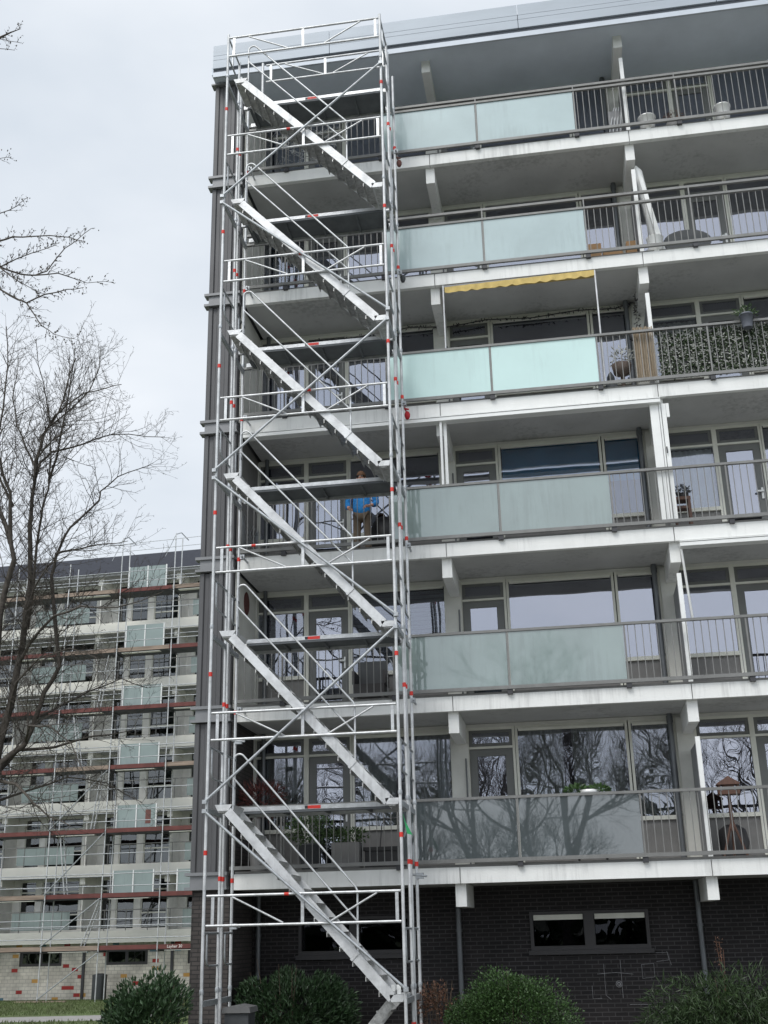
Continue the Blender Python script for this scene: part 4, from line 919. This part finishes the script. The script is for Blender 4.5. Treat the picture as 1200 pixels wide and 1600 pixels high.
o = thing('statue', 'small dark figurine with pointed cap standing on the fourth balcony floor', 'statue', (3.22, .35, z4)); q = MB(); q.lathe((3.22, .35, z4 + .0), [(.14, .0), (.16, .1), (.12, .22), (.05, .27), (.075, .33), (.07, .4), (.02, .5)], 12); q.obj('body', 'stone_dark', o)
o = thing('lantern', 'small hanging lantern under the slab at the top of the reed mat', 'lamp', (3.7, .6, z4 + 1.2)); q = MB(); q.lathe((3.72, .5, z4 + 1.2), [(.03, 0), (.07, .02), (.07, .14), (.03, .18), (.01, .22)], 8); q.obj('body', 'black_plastic', o)
# --- third floor awnings, blinds and their rails
z3 = LZ[2]
for (x0, x1, z, lb) in ((-3.8, 4.03, 8.02, 'long closed white awning cassette under the fourth-floor slab'), (4.09, 8.0, 5.25, 'closed white awning cassette under the third-floor slab at the right')):
    o = thing('awning', lb, 'awning', ((x0 + x1) / 2, 0, z)); q = MB(); q.box(x0, x1, -.10, .10, z - .03, z + .035); q.obj('cassette', 'white_pvc', o); q = MB(); q.box(x0, x1, -.11, .02, z + .045, z + .06); q.obj('front_rail', 'white_pvc', o)
    if x0 < 0:
        for a, b in ((-.02, .02), (.045, .10)): q = MB(); q.box(a, b, -.06 + (.1 if a > 0 else 0), .03, z3 + 1.11, z - .03); q.obj('guide_rail', 'white_pvc', o)
        for a, b in ((3.84, 3.99), (4.0, 4.03), (4.045, 4.12)): q = MB(); q.box(a, b, .0, .06, z3 + .1, z - .031); q.obj('guide_rail', 'white_pvc', o)
        q = MB(); q.box(4.125, 4.18, .0, .06, z - .3, z - .03); q.obj('end_cap', 'white_pvc', o)
        q = MB(); q.poly([(4.06, -.03, z3 + 1.4), (4.06, -.03, z3 + 1.52)], .012, 6); q.obj('crank', 'dark_metal', o)
    else:
        q = MB(); q.poly([(4.11, .0, z - .05), (4.2, .3, z - 1.25)], .022, 6); q.obj('folding_arm', 'white_pvc', o)
o = thing('stool', 'wooden stool with a dark plant on it on the third-floor balcony', 'stool', (4.26, .5, z3))
q = MB(); q.box(4.10, 4.42, .38, .62, z3 + .64, z3 + .70); q.obj('seat', 'wood_red', o)
for x in (4.13, 4.39):
    for y in (.41, .59): q = MB(); q.box(x - .025, x + .025, y - .025, y + .025, z3, z3 + .64); q.obj('leg', 'wood_red', o)
q = MB(); q.box(4.15, 4.37, .40, .60, z3 + .48, z3 + .53); q.obj('rung', 'wood_red', o)
o = thing('potted_plant', 'dark wilted plant on top of the wooden stool', 'plant', (4.3, .5, z3 + .7)); q = MB(); q.lathe((4.3, .5, z3 + .7), [(.08, 0), (.11, .08), (.09, .08)], 12); q.obj('pot', 'black_plastic', o); foliage(o, 'leaves', (4.3, .5, z3 + .84), (.14, .1, .1), 160, .06, .03, 'stone_dark', 17)
q = MB(); random.seed(3)
for i in range(9):
    q.poly([(-3.88, .15 + .14 * i, z3 + .1), (-3.88, .15 + .14 * i + .9 if .15 + .14 * i + .9 < 1.4 else 1.4, z3 + 1.0)], .008, 4); q.poly([(-3.87, 1.4 - .14 * i, z3 + .1), (-3.87, max(.15, 1.4 - .14 * i - .9), z3 + 1.0)], .008, 4)
tag(q.obj('trellis', 'galv'), 'diagonal lattice trellis on the side wall of the third-floor balcony', 'trellis')
# armchair / bag by the person
o = thing('plush_chair', 'dark rounded chair behind the bars beside the standing person', 'chair', (-1.25, .8, z3)); q = blob((-1.25, .8, z3 + .45), (.28, .2, .45), 12); q.box(-1.5, -1.0, .65, 1.05, z3, z3 + .3); q.obj('seat', 'black_plastic', o)
# --- second floor
z2 = LZ[1]
o = thing('rattan_chair', 'dark rattan armchair on the second-floor balcony behind the tower', 'chair', (-1.55, .75, z2))
q = MB(); q.box(-1.83, -1.28, .55, 1.05, z2 + .22, z2 + .42); q.obj('seat', 'frame_dark', o); q = MB(); q.box(-1.83, -1.28, 1.0, 1.08, z2 + .42, z2 + .92); q.obj('backrest', 'stone_dark', o)
for x in (-1.86, -1.30): q = MB(); q.box(x, x + .05, .55, 1.02, z2 + .42, z2 + .66); q.obj('armrest', 'frame_dark', o)
for x in (-1.8, -1.31):
    for y in (.58, 1.02): q = MB(); q.box(x - .02, x + .02, y - .02, y + .02, z2, z2 + .22); q.obj('leg', 'frame_dark', o)
o = thing('drying_rack', 'folding clothes rack at the right end of the second-floor balcony behind the tower', 'clothes rack', (-.95, .8, z2)); q = MB()
for a, b in (((-1.2, .1), (-.8, .9)), ((-.8, .1), (-1.2, .9))): q.poly([(a[0], .8, z2 + a[1]), (b[0], .8, z2 + b[1])], .012, 5)
for i in range(4): q.poly([(-1.2 + i * .13, .6, z2 + .9), (-1.2 + i * .13, 1.1, z2 + .9)], .008, 5)
q.poly([(-1.2, .6, z2 + .9), (-.8, .6, z2 + .9)], .01, 5); q.obj('frame', 'galv', o)
# --- first floor
z1 = 0
o = thing('potted_plant', 'round bushy shrub in a tapered pot on the first-floor balcony behind the tower', 'plant', (-2.62, .45, z1)); q = MB(); q.lathe((-2.62, .45, z1), [(.13, .01), (.22, .45), (.24, .46), (.22, .48), (.18, .45)], 14); q.obj('pot', 'stone_dark', o); foliage(o, 'leaves', (-2.62, .45, .72), (.42, .36, .3), 900, .07, .028, 'leaf_pot', 41)
o = thing('planter_box', 'grey square planter with a low plant on the first-floor balcony', 'planter', (-1.95, .45, z1)); q = MB(); q.box(-2.2, -1.72, .25, .65, .01, .48); q.obj('box', 'planter', o); foliage(o, 'leaves', (-1.95, .45, .6), (.36, .24, .14), 420, .07, .03, 'leaf_pot', 42)
o = thing('storage_bench', 'low black bench with a bent wire arch on the first-floor balcony', 'bench', (-1.35, .6, z1)); q = MB(); q.box(-1.66, -1.0, .45, .85, .02, .34); q.box(-1.7, -.96, .43, .87, .341, .40); q.obj('seat', 'black_plastic', o)
q = MB(); q.poly([(-1.4, .5, .4), (-1.36, .5, .78), (-1.28, .5, .86), (-1.06, .5, .88), (-1.0, .5, .8), (-1.04, .5, .4)], .01, 5); q.obj('wire_arch', 'dark_metal', o)
o = thing('potted_plant', 'spiky dark red plant at the left end of the first-floor balcony', 'plant', (-3.55, .5, z1)); q = MB(); q.lathe((-3.55, .5, 0), [(.12, .01), (.16, .35), (.14, .36), (.05, .36), (.04, .95)], 12); q.obj('pot', 'planter', o); foliage(o, 'leaves', (-3.5, .5, 1.28), (.42, .3, .3), 520, .16, .018, 'leaf_red', 43, .3)
o = thing('succulent_bowl', 'green succulent on the first-floor balcony rail above the dark glass', 'plant', (2.15, .15, 1.0)); q = MB(); q.lathe((2.2, .16, 1.02), [(.10, 0), (.16, .1), (.17, .15), (.13, .15)], 14); q.obj('bowl', 'tin', o)
foliage(o, 'leaves', (2.0, .16, 1.17), (.17, .1, .07), 110, .10, .045, 'leaf_privet', 44, .3); foliage(o, 'leaves', (2.37, .16, 1.17), (.15, .1, .06), 90, .10, .045, 'leaf_privet', 45, .3)
q = MB(); q.poly([(1.95, .16, 0), (1.95, .16, 1.03)], .02, 6); q.poly([(2.4, .16, 0), (2.4, .16, 1.03)], .02, 6); q.box(1.85, 2.5, .05, .27, 1.0, 1.03); q.obj('stand', 'dark_metal', o)
o = thing('bird_feeder', 'brown wooden bird feeder house on a tripod post on the right first-floor balcony', 'bird feeder', (4.45, .3, z1))
q = MB(); q.box(4.425, 4.475, .28, .33, .45, 1.02); q.obj('post', 'wood_red', o)
for dx, dy in ((-.2, 0), (.2, 0), (0, .2)): q = MB(); q.poly([(4.45, .3, .62), (4.45 + dx, .3 + dy, .0)], .022, 5); q.obj('leg', 'wood_red', o)
q = MB(); q.box(4.28, 4.62, .16, .44, 1.02, 1.05); q.box(4.28, 4.62, .16, .18, 1.051, 1.08); q.obj('tray', 'wood_red', o)
q = MB()
for x in (4.30, 4.6): q.box(x - .015, x + .015, .2, .23, 1.05, 1.2); q.box(x - .015, x + .015, .38, .41, 1.05, 1.2)
q.box(4.36, 4.54, .22, .38, 1.051, 1.19); q.obj('house', 'wood_red', o)
q = MB(); q.prism([(4.27, 1.2), (4.45, 1.31), (4.63, 1.2), (4.63, 1.175), (4.27, 1.175)], .17, .43); q.obj('roof', 'wood_red', o)
o = thing('basket', 'dark round basket on the floor behind the bird feeder', 'basket', (4.5, .8, z1)); q = MB(); q.lathe((4.5, .8, 0), [(.2, .01), (.26, .3), (.22, .5), (.1, .58)], 14); q.obj('body', 'frame_dark', o)
# cloths and ties hanging on the tower
for (x, y, z, mt, lb) in ((-.60, -.22, 8.10, 'red_cloth', 'bright red cloth bundle hanging from the tower\'s rear right post'), (-.60, -.22, 11.03, 'stone_dark', 'dark cloth bundle hanging on the tower\'s rear right post below the fifth floor'), (-.60, -.22, 13.72, 'brown_cloth', 'brown cloth bundle hanging on the tower\'s rear right post below the top floor')):
    q = blob((x, y, z), (.055, .05, .085), 9); q.poly([(x - .06, y - .03, z + .16), (x - .02, y, z + .08)], .012, 5); q.poly([(x - .1, y - .05, z + .13), (x + .03, y, z + .12)], .018, 5)
    tag(q.obj('cloth_bundle', mt), lb, 'cloth', 'cloths hanging on the tower')
q = MB(); q.add([(-.655, -1.86, .72), (-.60, -1.84, .42), (-.52, -1.82, .40), (-.62, -1.84, .60)], [(0, 1, 2, 3)]); q.add([(-.655, -1.88, .72), (-.60, -1.86, .42), (-.52, -1.84, .40), (-.62, -1.86, .60)], [(3, 2, 1, 0)])
tag(q.obj('plastic_strip', 'green_plastic'), 'green plastic strip tied to the tower\'s front right post', 'strip')
# ================================================================== THE PERSON
def skinned(name, joints, edges, radii, matn, parent, sub=2):
    me = bpy.data.meshes.new(name); me.from_pydata(joints, edges, []); o = bpy.data.objects.new(name, me); col.objects.link(o)
    md = o.modifiers.new('s', 'SKIN')
    for i, r in enumerate(radii): me.skin_vertices[0].data[i].radius = r if isinstance(r, tuple) else (r, r)
    me.skin_vertices[0].data[0].use_root = True
    sb = o.modifiers.new('d', 'SUBSURF'); sb.levels = sub; sb.render_levels = sub
    dg = bpy.context.evaluated_depsgraph_get(); m2 = bpy.data.meshes.new_from_object(o.evaluated_get(dg)); bpy.data.objects.remove(o)
    m2.materials.clear(); m2.materials.append(MT[matn]); m2.polygons.foreach_set('use_smooth', [True] * len(m2.polygons))
    o = bpy.data.objects.new(name, m2); col.objects.link(o); attach(o, parent); return o
px, py, pz = -1.585, .34, z3
pr = thing('person', 'person in a blue checked shirt and brown trousers standing behind the third-floor bars', 'person', (px, py, pz))
def P(x, y, z): return (px + x, py + y, pz + z * .93)
J = [P(0, 0, .93), P(0, .01, 1.08), P(0, .01, 1.25), P(0, .01, 1.38), P(0, -.01, 1.46), P(0, -.03, 1.53), P(0, -.04, 1.60), P(0, -.04, 1.67),
     P(-.09, 0, .90), P(-.10, -.01, .50), P(-.11, .01, .09), P(-.12, -.12, .05), P(.09, 0, .90), P(.10, -.01, .50), P(.11, .01, .09), P(.12, -.12, .05),
     P(-.18, .01, 1.39), P(-.27, .02, 1.08), P(-.22, -.18, .93), P(.18, .01, 1.39), P(.27, .02, 1.08), P(.16, -.22, .95)]
E_ = [(0, 1), (1, 2), (2, 3), (3, 4), (4, 5), (5, 6), (6, 7), (0, 8), (8, 9), (9, 10), (10, 11), (0, 12), (12, 13), (13, 14), (14, 15), (3, 16), (16, 17), (17, 18), (3, 19), (19, 20), (20, 21)]
RD = [(.14, .10), (.13, .10), (.155, .105), (.14, .09), .055, (.075, .09), (.08, .095), (.06, .07), .085, .06, .042, (.04, .035), .085, .06, .042, (.04, .035), .06, .042, .028, .06, .042, .028]
body = skinned('body', J, E_, RD, 'skin', pr)
sh = skinned('shirt', [P(0, 0, .76), P(0, .01, 1.05), P(0, .01, 1.25), P(0, .01, 1.38), P(0, 0, 1.43), P(-.18, .01, 1.39), P(-.25, .015, 1.24), P(.18, .01, 1.39), P(.25, .015, 1.24), P(-.27, .02, 1.08), P(-.25, -.10, .98), P(.27, .02, 1.08), P(.22, -.12, 1.0)],
    [(0, 1), (1, 2), (2, 3), (3, 4), (3, 5), (5, 6), (3, 7), (7, 8), (6, 9), (9, 10), (8, 11), (11, 12)], [(.215, .155), (.19, .135), (.185, .13), (.16, .11), .075, .08, .07, .08, .07, .062, .055, .062, .055], 'shirt_blue', pr)
tr_ = skinned('trousers', [P(0, 0, .86), P(-.09, 0, .80), P(-.10, -.01, .50), P(-.11, .01, .10), P(.09, 0, .80), P(.10, -.01, .50), P(.11, .01, .10)], [(0, 1), (1, 2), (2, 3), (0, 4), (4, 5), (5, 6)], [(.14, .10), .095, .08, .068, .095, .08, .068], 'trousers', pr)
for s in (-1, 1):
    q = MB(); q.lathe((0, 0, 0), [(.03, 0), (.055, .0), (.055, .04), (.04, .08), (.01, .1)], 10); q.v = [(px + s * .115 + x, py - .06 + y * 2.4, pz + z) for x, y, z in q.v]; q.obj('shoe', 'shoe', pr)
    # hand: palm, four bent fingers and a thumb
    wx, wy, wz = (-.22, -.18, .93) if s < 0 else (.16, -.22, .95)
    c = Vector(P(wx, wy, wz)); d = Vector((-s * .5, -.8, -.25)).normalized(); sd2 = d.cross(Vector((0, 0, 1))).normalized()
    q = MB(); q.poly([c, c + d * .045, c + d * .085], [.024, .03, .022], 8)
    for f in range(4):
        b = c + d * .08 + sd2 * (f - 1.5) * .018; L_ = (.055, .068, .064, .05)[f]
        q.poly([b, b + d * L_ * .5 + Vector((0, 0, -.008)), b + d * L_ * .8 + Vector((0, 0, -.03)), b + d * L_ * .75 + Vector((0, 0, -.05))], [.009, .009, .008, .006], 6)
    b = c + d * .03 + sd2 * s * .028; q.poly([b, b + sd2 * s * .025 + d * .02 + Vector((0, 0, -.01)), b + sd2 * s * .02 + d * .05 + Vector((0, 0, -.02))], [.011, .010, .007], 6)
    q.obj('hand', 'skin', pr)
hc = Vector(P(0, -.04, 1.625))
def ell(c, r, mt, nm, n=12, k=8, zmin=-1.0, zmax=1.0, yoff=0):
    q = MB(); pf = []
    vs = []
    for i in range(k + 1):
        a = math.asin(zmin) + (math.asin(zmax) - math.asin(zmin)) * i / k
        for j in range(n): vs.append((c[0] + r[0] * math.cos(a) * math.cos(6.2832 * j / n), c[1] + r[1] * math.cos(a) * math.sin(6.2832 * j / n), c[2] + r[2] * math.sin(a)))
    q.add(vs, [(i * n + j, i * n + (j + 1) % n, (i + 1) * n + (j + 1) % n, (i + 1) * n + j) for i in range(k) for j in range(n)], True); return q.obj(nm, mt, pr)
ell(hc + Vector((0, .0, .035)), (.09, .115, .115), 'hair', 'hair', zmin=.0)
ell(hc + Vector((0, .035, -.01)), (.082, .09, .11), 'hair', 'hair', zmin=-.7)
ell(hc + Vector((0, -.07, -.075)), (.05, .035, .04), 'hair', 'beard')
q = MB(); q.poly([hc + Vector((0, -.10, .02)), hc + Vector((0, -.125, -.015)), hc + Vector((0, -.10, -.03))], [.008, .015, .011], 6); q.obj('nose', 'skin', pr)
for s in (-1, 1):
    ell(hc + Vector((s * .032, -.092, .015)), (.011, .008, .007), 'white_pvc', 'eye', 8, 4); ell(hc + Vector((s * .032, -.0985, .015)), (.005, .003, .005), 'black_plastic', 'pupil', 6, 4); ell(hc + Vector((s * .083, .0, -.005)), (.01, .02, .03), 'skin', 'ear', 8, 5)
ell(hc + Vector((0, -.103, -.052)), (.02, .006, .005), 'red_cloth', 'mouth', 8, 4)
for o in bpy.data.objects:
    if '_b' in o: del o['_b']
